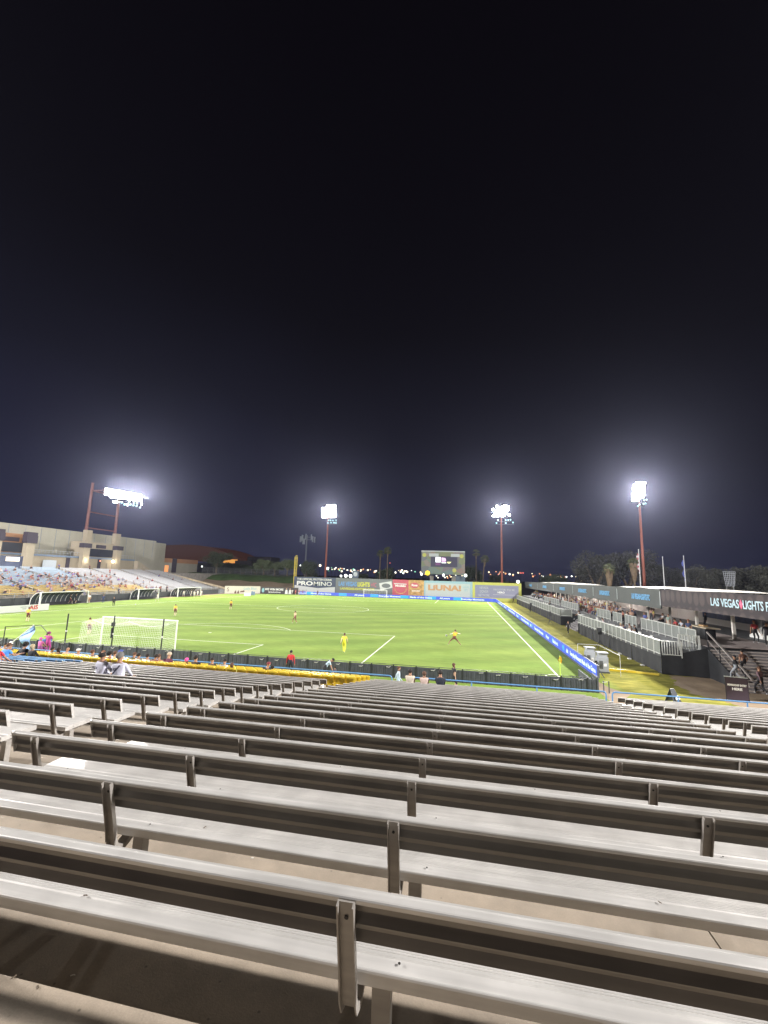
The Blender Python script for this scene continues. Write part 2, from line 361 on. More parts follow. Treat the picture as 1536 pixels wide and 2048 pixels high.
def bracket_mesh():
    path = [(-.168, .366), (-.118, .170), (-.080, .02), (-.068, -.05), (-.042, -.10), (.02, -.122), (.06, -.105), (.10, -.084), (.36, -.08)]
    b = MB(); P = [Vector(p) for p in path]; nn = []
    for i in range(len(P)):
        d = (P[min(i+1, len(P)-1)]-P[max(i-1, 0)]).normalized(); nn.append(Vector((d.y, -d.x)))   # outward (rear / below)
    w_, th, fl = .036, .007, .030
    sect = [(-w_, fl), (-w_+th, fl), (-w_+th, th), (w_-th, th), (w_-th, fl), (w_, fl), (w_, 0), (-w_, 0)]
    vs = []
    for p, n in zip(P, nn):
        if n.x > 0 and n.y > 0: pass
        for xx, o in sect:
            q = p+n*o; vs.append((xx, q.x, q.y))
    k = len(sect); fs = []
    for i in range(len(P)-1):
        for j in range(k): fs.append((i*k+j, i*k+(j+1) % k, (i+1)*k+(j+1) % k, (i+1)*k+j))
    fs += [tuple(range(k)), tuple(range((len(P)-1)*k, len(P)*k))[::-1]]
    b.add(vs, fs)
    return b
BRK = bracket_mesh().mesh('bracket', GALV)
LEG = MB().box((.075, .045, -.485), (.155, .115, -.066)).box((.05, .02, -.485), (.18, .14, -.475)).mesh('leg', GALV)
BOLT = MB().cyl((0, -.160, .300), (0, -.163, .299), .009, n=8).mesh('bolt', DARK)
SPOT = MB().cyl((0, .062, -.0015), (0, .062, .0015), .006, n=7).mesh('screw', DARK)
def endcap(x, s):
    b = MB()
    c = BP; n = len(c)
    cen = Vector((sum(p[0] for p in c)/n, sum(p[1] for p in c)/n))
    def g(p): q = Vector(p); return cen+(q-cen)*1.06
    pts = [(-.135-.030, .386), (-.135+.018, .384), (-.085+.018, .172), (-.085-.022, .170)]
    b.prism([(x, *p) for p in pts], (s*.006, 0, 0)); return b
def make_bench(x0, x1, n, posts, label, m=ALU, group='aluminum bleacher benches', gm_=GALV, detail=True):
    xc = (x0+x1)/2; root = thing('bleacher_bench', label, 'bench', (xc, rowY(n), seatZ(n)), 0, group)
    vs, fs = extrude_prof(SP, x0-xc+.2, x1-xc-.2)
    k = len(SP); b = MB().add(vs, fs); b.add([(x0-xc+.2, *p) for p in SP], [tuple(range(k))]); b.add([(x1-xc-.2, *p) for p in SP], [tuple(range(k))[::-1]])
    b.build('seat_plank', m, root)
    vs, fs = extrude_prof(BP, x0-xc, x1-xc); k = len(BP)
    b = MB().add(vs, fs); b.add([(x0-xc, *p) for p in BP], [tuple(range(k))]); b.add([(x1-xc, *p) for p in BP], [tuple(range(k))[::-1]])
    k2 = len(BP); b.m = [0 if (i < 7 or i >= k2-2) else 1 for i in range(k2)]+[0, 0]  # top lip keeps the bright metal, the rest takes the painted-shade copy
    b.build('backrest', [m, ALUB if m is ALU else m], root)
    for x, s in ((x0-xc, -1), (x1-xc, 1)): endcap(x, s).build('end_cap', m, root)
    for p in posts:
        br = inst('bracket', BRK, root, (p-xc, 0, 0)); inst('leg', LEG, root, (p-xc, 0, 0))
        if detail: inst('bolt', BOLT, br); inst('screw', SPOT, root, (p-xc+.19, 0, 0)); inst('screw', SPOT, root, (p-xc-1.0, .22, 0))
    return root
XL, XR = CX-5.74, CX-4.47
CR = CX+5.44
for n in range(0, 22):
    nm = ['one row behind the camera', 'just below the camera'][n+2] if n < 0 else f'{ordn(n)} row down from the camera'
    if True:
        posts = [CX+p for p in (-4.17, (-2.75 if n == 0 else -2.46), -.47 if n == 0 else -.43, 1.74, 3.5, 5.12)]
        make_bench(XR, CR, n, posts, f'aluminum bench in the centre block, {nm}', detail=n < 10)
    posts = [CX+p for p in (7.15, 9.2, 11.3, 13.4, 15.5, 17.6, 19.6)]
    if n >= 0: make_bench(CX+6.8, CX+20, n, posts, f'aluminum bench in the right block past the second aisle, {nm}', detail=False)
for n in range(0, 18):
    nm = ['one row behind the camera', 'just below the camera'][n+2] if n < 0 else f'{ordn(n)} row down from the camera'
    posts = [CX-6.05-2.07*k for k in range(6)]
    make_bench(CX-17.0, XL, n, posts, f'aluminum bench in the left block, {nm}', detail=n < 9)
    if n >= 12:
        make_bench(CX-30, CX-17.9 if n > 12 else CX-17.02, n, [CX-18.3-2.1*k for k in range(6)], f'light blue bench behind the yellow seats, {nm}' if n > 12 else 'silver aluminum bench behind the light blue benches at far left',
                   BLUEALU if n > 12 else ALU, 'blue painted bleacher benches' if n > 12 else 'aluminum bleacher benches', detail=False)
# half steps in the aisles
STEP = concrete_mat('step_concrete', (.42, .38, .33))
for (xa, xb, nm) in ((XL+.05, XR-.05, 'left aisle'), (CR+.05, CX+6.75, 'right aisle')):
    for n in range(0, 21):
        o = MB().box((xa, edgeY(n+1)+.002, treadZ(n+1)+.001), (xb, edgeY(n+1)+.34, treadZ(n+1)+RS/2)).build('aisle_step', STEP)
        tag(o, f'concrete half step in the {nm}, {ordn(n)} one down from the camera', 'step', 'half steps in the bleacher aisles')
# ------------------------------------------------------------------ black wall, blue rails, yellow seats
BLK = mat('black_wall', (.065, .070, .085), .6, var=.35, vscale=2.5, bump=.3, bscale=30)
BLKF = mat('black_wall_post', (.022, .023, .026), .5)
GREYT = mat('pale_tie', (.55, .55, .52), .6)
WY = -3.8
root = thing('field_wall', 'low black panelled wall between the pitch and the near stand', 'wall', (15, WY, 0))
k = 0; x = -34.0
while x < 36.3-15+15:
    x1 = min(x+1.55, 36.35)
    b = MB().box((x-15+.02, -.02, 0), (x1-15-.02, .03, .80+random.uniform(-.01, .01)))
    for j in range(1, 5): b.box((x-15+.31*j-.03, -.045, .03), (x-15+.31*j+.03, -.021, .76))
    b.build('panel', BLK, root)
    MB().box((x-15-.035, -.055, 0), (x-15+.035, .05, .86)).build('post', BLKF, root)
    if random.random() < .75:
        t = random.uniform(.5, 1.1); z = random.uniform(.62, .72)
        MB().bar((x-15+t, -.05, z), (x-15+t+.22, -.05, z+random.uniform(-.06, .08)), .035, .03).bar((x-15+t+.2, -.05, z), (x-15+t+.3, -.05, z+.05), .03).build('cable_tie', GREYT, root)
    x = x1
    if x1 >= 36.35: break
MB().box((-49, -.035, .86), (36.35-15, .035, .885)).build('top_rail', BLKF, root)
MB().box((36.35-15-.04, -.06, 0), (36.35-15+.04, 1.2, .95)).box((36.35-15-.04, 1.2, 0), (36.35-15+.04, 4.6, .5)).build('return_panel', BLK, root)

def pipe_rail(x0, x1, label, y=CY+23.3, z0=.58, z1=1.62, ends=(True, True), step=2.75):
    root = thing('blue_railing', label, 'railing', (x0, y, z0), 0, 'blue pipe railings along the front of the stand')
    pts = []
    h = z1-z0
    if ends[0]: pts += [(0, 0, 0), (0, 0, h-.12), (.04, 0, h-.03), (.12, 0, h)]
    else: pts += [(0, 0, h)]
    L_ = x1-x0
    if ends[1]: pts += [(L_-.12, 0, h), (L_-.04, 0, h-.03), (L_, 0, h-.12), (L_, 0, 0)]
    else: pts += [(L_, 0, h)]
    MB().tube(pts, .034).build('top_pipe', BLUEPIPE, root)
    n = max(1, int(L_/step))
    for i in range(1, n+(0 if ends[1] else 1)):
        MB().cyl((L_*i/n, 0, 0), (L_*i/n, 0, h-.02), .032).box((L_*i/n-.07, -.07, 0), (L_*i/n+.07, .07, .02)).build('post', BLUEPIPE, root)
    return root
pipe_rail(CX-30, CX-21.0, 'blue pipe railing at the far left in front of the blue benches')
pipe_rail(CX-20.2, CX-17.9, 'short blue pipe railing in front of the white-capped spectator', ends=(True, True))
pipe_rail(CX-17.3, CX-3.8, 'long blue pipe railing in front of the yellow seats')
pipe_rail(CX-2.85, CX+6.72, 'blue pipe railing between the black wall and centre bench block')
pipe_rail(CX+7.0, CX+27, 'blue pipe railing at right in front of the grass and steps', ends=(True, False))

YEL = mat('yellow_plastic', (.76, .55, .04), .42, var=.10, vscale=3)
def seat_meshes():
    b = MB(); nx, nz = 6, 6; vs = []; fs = []
    for j in range(nz+1):
        z = .36+.55*j/nz
        for i in range(nx+1):
            u = i/nx*2-1; x = u*(.225-(.03 if j == nz and abs(u) > .9 else 0))
            y = -.08-.10*(j/nz)+.045*u*u+(-.035 if j == nz else 0)
            vs.append((x, y, z))
    n = len(vs); vs += [(x, y+.02, z) for x, y, z in vs]
    for j in range(nz):
        for i in range(nx):
            a = j*(nx+1)+i; c = a+nx+1
            fs += [(a, a+1, c+1, c), (n+a, n+c, n+c+1, n+a+1)]
    rim = [i for i in range(nx+1)]+[(j+1)*(nx+1)+nx for j in range(nz)]+[nz*(nx+1)+i for i in range(nx-1, -1, -1)]+[j*(nx+1) for j in range(nz-1, 0, -1)]
    for a, c in zip(rim, rim[1:]+rim[:1]): fs.append((a, n+a, n+c, c))
    b.add(vs, fs)
    b.box((-.215, -.235, .855), (.215, -.18, .92)); b.box((-.17, -.155, .5), (.17, -.135, .54))
    back = b.mesh('backrest', YEL)
    s = MB().box((-.21, -.08, .36), (.21, .30, .39)).box((-.21, .27, .33), (.21, .31, .37)).box((-.2, -.06, .33), (-.17, .28, .36)).box((.17, -.06, .33), (.2, .28, .36)).mesh('seat', YEL)
    a = MB().box((-.018, -.14, 0), (.018, .02, .05)).box((-.015, -.10, .05), (.015, -.04, .52)).prism([(-.018, -.16, .50), (-.018, .24, .52), (-.018, .25, .555), (-.018, -.16, .56)], (.036, 0, 0)).prism([(-.015, -.10, .25), (-.015, .12, .36), (-.015, .12, .40), (-.015, -.10, .34)], (.03, 0, 0)).mesh('armrest', YEL)
    return back, s, a
SB, SS, SA = seat_meshes()
for r_ in range(4):
    n = 18+r_; k = 0; x = CX-4.95
    while x > CX-(27.5 if r_ else 26):
        t = thing('yellow_chair', f'yellow plastic seat, {ordn(k)} from the aisle, {ordn(r_)} yellow row from the back', 'seat', (x, rowY(n)+.17, treadZ(n)+.06), 0, 'yellow plastic stadium seats')
        inst('backrest', SB, t); inst('seat_pan', SS, t); inst('armrest', SA, t, (.26, 0, 0))
        x -= .53; k += 1

# ------------------------------------------------------------------ goals
NET = mat('net_cord', (.82, .82, .80), .7)
def goal(Y, s, label, cell, rr, depth=2.3):
    root = thing('soccer_goal', label, 'goal', (0, Y, 0), 0, 'soccer goals')
    for sx_ in (-1, 1): MB().cyl((sx_*3.72, 0, 0), (sx_*3.72, 0, 2.5), .06, n=12).build('goal_post', WHITE, root)
    MB().cyl((-3.78, 0, 2.5), (3.78, 0, 2.5), .06, n=12).build('crossbar', WHITE, root)
    b = MB(); d = -s*depth; topd = d*.92
    def P_(u, v, side):     # net surfaces with sag
        pass
    nx = int(7.44/cell); nz = int(2.4/cell)
    for i in range(nx+1):
        x = -3.72+7.44*i/nx; sag = -.22*math.sin(math.pi*((x+3.72)*1.5/7.44 % 1))
        b.bar((x, d*1.02, 0), (x, topd, 2.25+sag*.6), rr); b.bar((x, topd, 2.25+sag*.6), (x, 0, 2.45), rr)
    for j in range(nz+1):
        z = 2.2*j/nz; b.bar((-3.72, d+(topd-d)*j/nz, z), (3.72, d+(topd-d)*j/nz, z), rr)
    ny = int(depth/cell)
    for sx_ in (-3.72, 3.72):
        for j in range(nz+1): b.bar((sx_, 0, 2.4*j/nz), (sx_, d, 2.2*j/nz), rr)
        for i in range(ny): b.bar((sx_, d*i/ny, 0), (sx_, topd*i/ny, 2.42-.2*i/ny), rr)
    for i in range(1, ny+1):
        y = topd*i/ny; pv = None
        for q in range(13):
            x = -3.72+7.44*q/12; z = 2.45-.2*i/ny-.22*(i/ny)*math.sin(math.pi*((q/12)*1.5 % 1))
            if pv: b.bar(pv, (x, y, z), rr)
            pv = (x, y, z)
    o = b.build('net', NET, root); o['kind'] = 'stuff'
    b = MB(); pv = None
    for q in range(25):
        u = q/24; p = (-3.72+7.44*u, topd*.55, 2.36-.30*math.sin(math.pi*(u*2 % 1)))
        if pv: b.bar(pv, p, .03)
        pv = p
    b.build('net_cord', NET, root)
goal(0, 1, 'near white soccer goal with net behind the black wall', .16, .0065)
goal(Ln, -1, 'far white soccer goal in front of the blue advertising boards', .5, .02)
for x, zt, lb in ((-4.2, 3.0, 'black net pole standing left of the near goal'), (.25, 3.05, 'black net pole behind the left half of the near goal'), (4.75, 3.0, 'black net pole behind the right half of the near goal')):
    t = thing('net_pole', lb, 'pole', (x, -3.1, 0), 0, 'black poles behind the near goal')
    MB().cyl((0, 0, 0), (0, 0, zt), .05).build('pole', BLKF, t); MB().cyl((0, 0, 1.55), (0, 0, 1.66), .07).build('clamp', WHITE, t)
    if x > 0 and x < 2:
        MB().box((-.16, -.1, 2.2), (.05, .1, 2.5)).box((-.1, -.12, 1.3), (-.02, .02, 2.1)).build('camera_box', BLKF, t)

# corner flags
FLG = mat('orange_flag', (.75, .38, .02), .6); FPO = mat('lime_pole', (.55, .75, .12), .5)
for cx_, lb in ((Wd+.1, 'orange corner flag on a lime pole at the near right corner'), (-Wd, 'orange corner flag at the near left corner')):
    t = thing('corner_flag', lb, 'flag', (cx_, .15, 0), 0, 'corner flags')
    MB().cyl((0, 0, 0), (0, 0, 1.5), .03).build('pole', FPO, t)
    MB().add([(0, 0, 1.5), (.10, -.05, 1.42), (.16, 0, 1.2), (.13, .05, .98), (.0, 0, .95), (-.1, .02, 1.1), (-.06, -.02, 1.3)], [(0, 1, 2, 3, 4, 5, 6)]).add([(0, .015, 1.5), (.10, -.035, 1.42), (.16, .015, 1.2), (.13, .065, .98), (.0, .015, .95), (-.1, .035, 1.1), (-.06, -.005, 1.3)], [(6, 5, 4, 3, 2, 1, 0)]).build('cloth', FLG, t)

# ------------------------------------------------------------------ LED boards
LEDB = mat('led_blue', (.02, .03, .10), .4, emit=(.055, .115, .72), es=1.15)
LEDC = mat('led_cyan', (.02, .05, .10), .4, emit=(.03, .42, .85), es=1.2)
LEDW = mat('led_white', (.1, .1, .12), .4, emit=(.72, .88, 1.0), es=1.25)
CASE = mat('led_casing', (.09, .10, .14), .5)
LX = 37.4
def led_text(parent, s, x, y, face, size=.42, z=.36):
    return text('lettering', s, parent, (x, y, z), size, LEDW, face, bold=.02, depth=.004)
words = ['Everyday Moments Made of the Game', 'Everyday Moments', 'All yours', 'Everyday Moments Made of the Game', 'Made for it']
root = thing('led_board', 'long blue advertising screen along the right touchline', 'led board', (LX, 0, 0), 0, 'blue led advertising boards')
y = -.05; i = 0
while y < 101:
    MB().box((-.03, y+.01, .14), (.12, y+1.9, 1.0)).box((-.02, y+.01, 0), (.06, y+1.9, .12)).build('cabinet', CASE, root)
    MB().add([(-.034, y+.012, .17), (-.034, y+1.898, .17), (-.034, y+1.898, .985), (-.034, y+.012, .985)], [(1, 0, 3, 2)]).build('screen', LEDB, root)
    MB().bar((.12, y+.9, .9), (.7, y+.9, 0), .05).build('brace', CASE, root)
    y += 1.92; i += 1
yy = 3.7; k = 0
for yy, s_, fit in ((4.1, 'Everyday Moments Made of the Game', 7.6), (9.0, 'dit', .8), (14.3, 'Made for it', 2.6), (18.6, 'All yours', 1.9), (24.5, 'Everyday Moments', 6.5), (31.2, 'dit', 1.2), (37.5, 'Everyday Moments Made', 8.5), (47, 'All yours', 3), (57, 'Everyday Moments Made of it', 12), (71, 'Made for it', 6), (85, 'Everyday Moments', 13)):
    text('lettering', s_, root, (-.045, yy, .40), .5, LEDW, '-X', bold=.03, depth=.003, fit=fit)
for yy in (10.6, 15.6, 30.0, 33, 45, 63, 78):
    MB().ball((-.036, yy, .6), .012, .42, .26, 12, 6).build('emblem', LEDC, root)
root = thing('led_board', 'blue advertising screen behind the far goal line', 'led board', (0, Ln+1.6, 0), 0, 'blue led advertising boards')
x = -33
while x < 34.8:
    MB().box((x+.01, -.03, .05), (x+1.9, .12, 1.05)).build('cabinet', CASE, root)
    MB().add([(x+.012, -.034, .08), (x+1.898, -.034, .08), (x+1.898, -.034, 1.03), (x+.012, -.034, 1.03)], [(0, 1, 2, 3)]).build('screen', LEDB, root)
    x += 1.92
for i, xx in enumerate((-27, -18.5, -5.5, 4.5, 14.5, 22, 30.5)):
    text('lettering', ('Everyday Moments', 'Made of the Game', 'All yours')[i % 3], root, (xx, -.045, .34), .62, LEDW, '-Y', bold=.04, depth=.003, fit=7 if i % 3 < 2 else 3.2)
for xx in (-22.5, -11, -.5, 9.3, 18, 26):
    MB().box((xx-1.3, -.042, .12), (xx+1.3, -.037, .98)).build('emblem', LEDC, root)
# rounded corner piece
root = thing('led_board', 'curved blue screen joining the touchline and goal line boards', 'led board', (34.8, Ln+1.6, 0), 0, 'blue led advertising boards')
pv = None
for i in range(7):
    t = math.pi/2*i/6; p = (2.6*math.sin(t), -(2.6-2.6*math.cos(t)))
    if pv:
        a, c = pv, p
        MB().prism([(a[0], a[1], .05), (c[0], c[1], .05), (c[0], c[1], 1.03), (a[0], a[1], 1.03)], (.06, .06, 0)).build('screen', LEDB, root)
    pv = p

# ------------------------------------------------------------------ outfield wall with adverts
AY = 106.0
def pxX(x, y=1175): return atY(x, y, AY).x
NAVY = mat('navy_vinyl', (.045, .062, .12), .5, var=.1); GREYV = mat('grey_vinyl', (.16, .175, .19), .5, var=.08, vscale=.6); SWO = mat('white_vinyl', (.62, .63, .64), .5, var=.05)
WT = mat('white_print', (.85, .85, .84), .5); YT = mat('yellow_print', (.70, .70, .06), .5); BT = mat('blue_print', (.13, .33, .68), .5); RT = mat('red_print', (.50, .13, .19), .5)
REDV = mat('red_vinyl', (.52, .10, .15), .5, var=.15, vscale=1.2); ORV = mat('food_picture', (.50, .30, .12), .5, var=.7, vscale=1.1); LBV = mat('light_blue_vinyl', (.30, .46, .55), .5)
PGV = mat('pale_grey_vinyl', (.48, .52, .54), .5, var=.06); ORT = mat('orange_print', (.52, .29, .15), .5); YV = mat('yellow_green_vinyl', (.52, .53, .12), .5); LAV = mat('lavender_vinyl', (.25, .26, .38), .5, var=.06)
root = thing('outfield_wall', 'tall outfield wall covered in painted adverts behind the far goal', 'wall', (0, AY, 0))
H = 5.85
secs = [(587, 671, NAVY), (671, 785, GREYV), (785, 817, REDV), (817, 848, ORV), (848, 945, LBV), (945, 1043, YV)]
for a, c, m in secs:
    xa, xb = pxX(a), pxX(c)
    MB().box((xa+.01, 0, 0), (xb-.01, .35, H)).build('advert_panel', m, root)
xa, xb = pxX(589), pxX(670)
xm = (xa+xb)/2
MB().prism([(xa, -.01, 0), (xb, -.01, 0), (xb, -.01, 2.75), (xm+1, -.01, 2.2), (xa, -.01, 3.0)], (0, -.02, 0)).build('white_swoosh', SWO, root)
text('lettering', 'THE OFFICIAL PROTEIN DRINK', root, (pxX(628), -.03, 4.75), .95, WT, fit=pxX(663)-pxX(593), bold=.01)
text('lettering', 'PRO', root, (pxX(609), -.03, 3.05), 1.9, WT, fit=pxX(625)-pxX(593), bold=.035)
text('lettering', 'MINO', root, (pxX(645), -.03, 3.05), 1.9, WT, fit=pxX(663)-pxX(627), bold=.002)
text('lettering', 'LAS VEGAS', root, (pxX(695), -.03, 3.3), 1.95, BT, fit=pxX(713)-pxX(677), bold=.03)
text('lettering', 'LIGHTS', root, (pxX(727), -.03, 3.25), 1.95, YT, fit=pxX(739)-pxX(715), bold=.03)
text('lettering', '+FC', root, (pxX(747), -.03, 3.2), 1.95, RT, fit=pxX(752)-pxX(741), bold=.02)
text('lettering', 'LASVEGASLIGHTSFC.COM', root, (pxX(714), -.03, 2.05), .95, YT, fit=pxX(748)-pxX(680), bold=.03)
xa, xb = pxX(758), pxX(785)
MB().prism([(xa, -.01, 4.5), (xa+.5, -.01, 2.1), (xb, -.01, 3.2), (xb-.4, -.01, 5.3)], (0, -.02, 0)).build('white_card', SWO, root)
MB().ball(((xa+xb)/2+.1, -.035, 3.75), 1.5, .02, .75, 12, 6).build('stadium_drawing', GREYV, root)
text('lettering', 'Modelo', root, (pxX(801), -.03, 3.6), .9, WT, fit=pxX(812)-pxX(791), bold=.04)
MB().prism([(pxX(788), -.01, 4.7), (pxX(813), -.01, 4.6), (pxX(813), -.01, 4.3), (pxX(788), -.01, 4.4)], (0, -.02, 0)).build('white_bar', SWO, root)
b = MB()
for i in range(10):
    t = math.pi*(1+i/9); b.bar((pxX(801)+1.9*math.cos(t), -.02, 2.9+1.5*math.sin(t)), (pxX(801)+1.9*math.cos(t+.3), -.02, 2.9+1.5*math.sin(t+.3)), .03, .3)
b.build('printed_wreath', ORV, root)
MB().ball((pxX(829), -.02, 4.2), 1.4, .03, .9, 12, 6).build('red_badge', REDV, root)
text('lettering', 'Ros', root, (pxX(829), -.06, 3.9), 1.0, WT, fit=1.9, bold=.03)
text('lettering', 'BACON STRIPS', root, (pxX(832), -.06, 2.2), .6, WT, fit=2.6, bold=.03)
xa, xb = pxX(851), pxX(940)
MB().box((xa, -.02, .3), (xb, -.005, 5.1)).build('white_field', PGV, root)
text('lettering', 'LiUNA!', root, (pxX(889), -.035, 2.9), 2.3, ORT, fit=pxX(922)-pxX(856), bold=.05)
text('lettering', 'LOCAL\n872', root, (pxX(932), -.035, 3.9), 1.0, LBV, fit=pxX(938)-pxX(925), bold=.03)
xa, xb = pxX(950), pxX(1037)
MB().box((xa, -.02, 1.1), (xb, -.005, 5.0)).build('grey_field', LAV, root)
text('lettering', 'NEVADA\nDONOR\nNETWORK', root, (pxX(968), -.035, 3.75), 1.15, PGV, fit=pxX(981)-pxX(959), bold=.0)
text('lettering', 'REGISTER TO BE', root, (pxX(1008), -.035, 3.45), .8, PGV, fit=pxX(1030)-pxX(988), bold=.0)
text('lettering', 'HERO', root, (pxX(1002), -.035, 2.6), .75, WT, fit=pxX(1008)-pxX(994), bold=.03)
MB().box((pxX(986), -.03, 2.1), (pxX(1030), -.02, 2.2)).build('rule', PGV, root)

# lower advert boards on the left of it
CRM = mat('cream_board', (.66, .65, .55), .5, var=.04); DGB = mat('dark_board', (.055, .045, .055), .5); TEAL = mat('teal_print', (.25, .50, .55), .5); BRN = mat('brown_print', (.16, .09, .07), .6)
a, c = atZ(449, 1187), atZ(520, 1187); d = (c-a); L_ = 10.6; ang = math.atan2(d.y, d.x)
t = thing('advert_board', 'cream advert board with dark horses and teal script', 'sign', a, ang, 'advert boards at the far left corner')
MB().box((0, 0, 0), (d.length, .15, 2.35)).build('board', CRM, t)
text('lettering', 'S', t, (1.0, -.02, .7), 1.7, BRN, rotz=0); text('lettering', 'Lady Blue', t, (d.length-3.4, -.02, 1.2), 1.2, TEAL, rotz=0, fit=4.2)
b = MB()
for q in (3.0, 3.9): b.add([(q, -.02, .05), (q+.7, -.02, .05), (q+.55, -.02, .7), (q+.45, -.02, 1.1), (q+.25, -.02, .75), (q+.05, -.02, .5)], [(0, 1, 2, 3, 4, 5)])
for q in (4.7,): b.add([(q, -.02, .35), (q+.35, -.02, .8), (q+1.1, -.02, .9), (q+1.4, -.02, 1.1), (q+1.6, -.02, .6), (q+1.3, -.02, .45)], [(0, 1, 2, 3, 4, 5)])
b.build('printed_horse', BRN, t)
c2 = atZ(587, 1189); d2 = c2-c
t = thing('advert_board', 'dark advert board reading WE WIN MORE in white', 'sign', c, math.atan2(d2.y, d2.x), 'advert boards at the far left corner')
MB().box((.05, 0, 0), (d2.length+1.5, .15, 2.2)).build('board', DGB, t)
text('lettering', 'WE WIN MORE', t, (4.6, -.02, 1.15), .95, WT, rotz=0, fit=6.2, bold=.03); text('lettering', 'BarlowLawGroup', t, (4.8, -.02, .4), .6, WT, rotz=0, fit=4, bold=.03)
MB().ball((.95, -.02, 1.1), .45, .02, .75).build('printed_seal', TEAL, t)
for q in (8.7, 9.9):
    MB().ball((q, -.03, 1.75), .2, .03, .25).build('printed_face', mat('skin_print', (.5, .3, .2), .6), t); MB().prism([(q-.5, -.02, .1), (q+.5, -.02, .1), (q+.3, -.02, 1.45), (q-.3, -.02, 1.45)], (0, -.01, 0)).build('printed_shirt', WT, t)
p = atZ(488, 1192)
t = thing('advert_board', 'small white advert board standing before the cream board', 'sign', p, ang-.1); MB().box((0, 0, 0), (1.9, .1, .9)).build('board', WHITE, t)
t = thing('flip_bench', 'small blue flag marker beside the small white board', 'marker', atZ(505, 1190), ang); MB().box((-.4, 0, 0), (.1, .08, 1.1)).box((.2, 0, 0), (.7, .08, 1.0)).build('panel', mat('slate_blue', (.12, .2, .33), .6), t)

# AIS board on the left side
t = thing('advert_board', 'white advert board with red AIS letters by the left touchline', 'sign', (-36.8, 17, 0), 0)
MB().box((-.1, -3, 0), (0, 7.2, .98)).build('board', mat('white_board', (.70, .71, .70), .5, var=.03), t)
text('lettering', 'AIS', t, (.012, atX(68, 1212, -36.8).y-17, .28), .85, mat('red_letters', (.55, .05, .04), .5), '+X', bold=.03, fit=1.35)
text('lettering', 'SUPPORT YOUR', t, (.012, 3.6, .62), .25, mat('grey_letters', (.35, .35, .35), .5), '+X'); text('lettering', 'TEAM', t, (.012, 3.3, .36), .25, MATS['grey_letters'], '+X')

# ------------------------------------------------------------------ tall field light towers
RUST = mat('rust_red_pole', (.30, .085, .05), .55, var=.15, vscale=.6)
LAMP = mat('floodlight_glass', (.9, .9, .9), .3, emit=(1, .985, .95), es=60)
LAMPD = mat('dim_floodlight_glass', (.3, .5, .55), .3, emit=(.45, .85, .95), es=.9)
HOUS = mat('lamp_housing', (.07, .09, .10), .5)
for m in (LAMP, LAMPD): m.cycles.emission_sampling = 'NONE'
def floodlight(parent, loc, aim, r, m=LAMP):
    # bowl-shaped reflector with a lens
    d = Vector(aim).normalized(); p = Vector(loc)
    h = MB().cyl(p-d*.45, p, r*.45, r, n=10).bar(p-d*.3, p-d*.3-Vector((0, 0, .45)), .08).build('floodlight', HOUS, parent)
    MB().cyl(p+d*.005, p+d*.06, r*.93, r*.85, n=12).build('lens', m, h)
def tower(px, pytop, pybot, Y, lamps, label, r=.42, dim=(), polR=.45):
    top = atY(px[0], pytop, Y); bot = atY(px[1], pybot, Y)
    root = thing('light_tower', label, 'light tower', (bot.x, Y, 0), 0, 'red floodlight poles around the field')
    MB().cyl((0, 0, 0), (0, 0, top.z), polR, polR*.55, 12).build('pole', RUST, root)
    zs = sorted({round(q[1], 1) for q in lamps})
    aim = Vector((10-bot.x, 30-Y, -28))
    bars = {}
    for x, y in lamps:
        p = atY(x, y, Y-.6); bars.setdefault(round(p.z/1.1), []).append(p)
        floodlight(root, (p.x-bot.x, -.6, p.z), aim, r)
    for x, y in dim:
        p = atY(x, y, Y-.6); floodlight(root, (p.x-bot.x, -.6, p.z), aim, r*.7, LAMPD)
        bars.setdefault(round(p.z/1.1), []).append(p)
    for k_, ps in bars.items():
        zz = sum(p.z for p in ps)/len(ps); xs = [p.x-bot.x for p in ps]
        MB().bar((min(min(xs), 0)-.4, -.15, zz-.5), (max(max(xs), 0)+.4, -.15, zz-.5), .16).build('crossarm', HOUS, root)
    MB().cyl((0, 0, top.z), (0, 0, top.z+5.5), .2, .14, 8).build('mast_head', HOUS, root)
    return root
g2 = [(x, y) for y in (1012, 1017.5, 1023, 1028.5, 1033) for x in (645.5, 650, 655, 660, 665, 669.5) if not (y == 1012 and x < 652)]
tower((655, 650.5), 1036, 1153, 124, g2, 'red light pole left of centre behind the PROMINO advert', dim=[(657, 1040.5), (661, 1040.5), (666, 1041), (672, 1040.5), (662, 1045.5), (656, 1046), (668, 1045.5), (672, 1046), (673, 1029)])
g3 = [(994, 1012.5), (986.5, 1019), (1002, 1015), (1007, 1013), (1012, 1012), (1016, 1014), (995, 1019.5), (1001, 1020.5), (1006, 1019), (1011, 1018), (1015.5, 1020), (990, 1026), (996, 1026), (1003, 1026), (1008, 1025), (1013, 1025.5), (987, 1031.5), (994, 1032), (998, 1031), (1004, 1031.5), (1008, 1031), (1019, 1030.5)]
tower((1002.5, 1004), 1036, 1164, 124, g3, 'red light pole right of centre behind the yellow advert', dim=[(1011.5, 1040), (1016.5, 1040), (1021, 1039.5), (996, 1040), (993, 1046), (1011.5, 1046), (1026, 1045)])
g4 = [(x+s_, y) for y, s_ in ((966, 3), (971, 1), (976.5, 0), (983, 1), (988.5, 0), (994, -1), (1000, -1)) for x in (1267, 1272, 1277, 1282, 1286) if not (y > 998 and x > 1280) and not (y < 968 and x < 1270)]
tower((1280, 1289), 1004, 1172, 96, g4, 'tall red light pole on the right beside the flagpole', r=.36, dim=[(1290, 990), (1288, 1000.5), (1293, 999.5), (1287, 1008), (1291, 1007), (1279, 1009), (1276, 1012)])
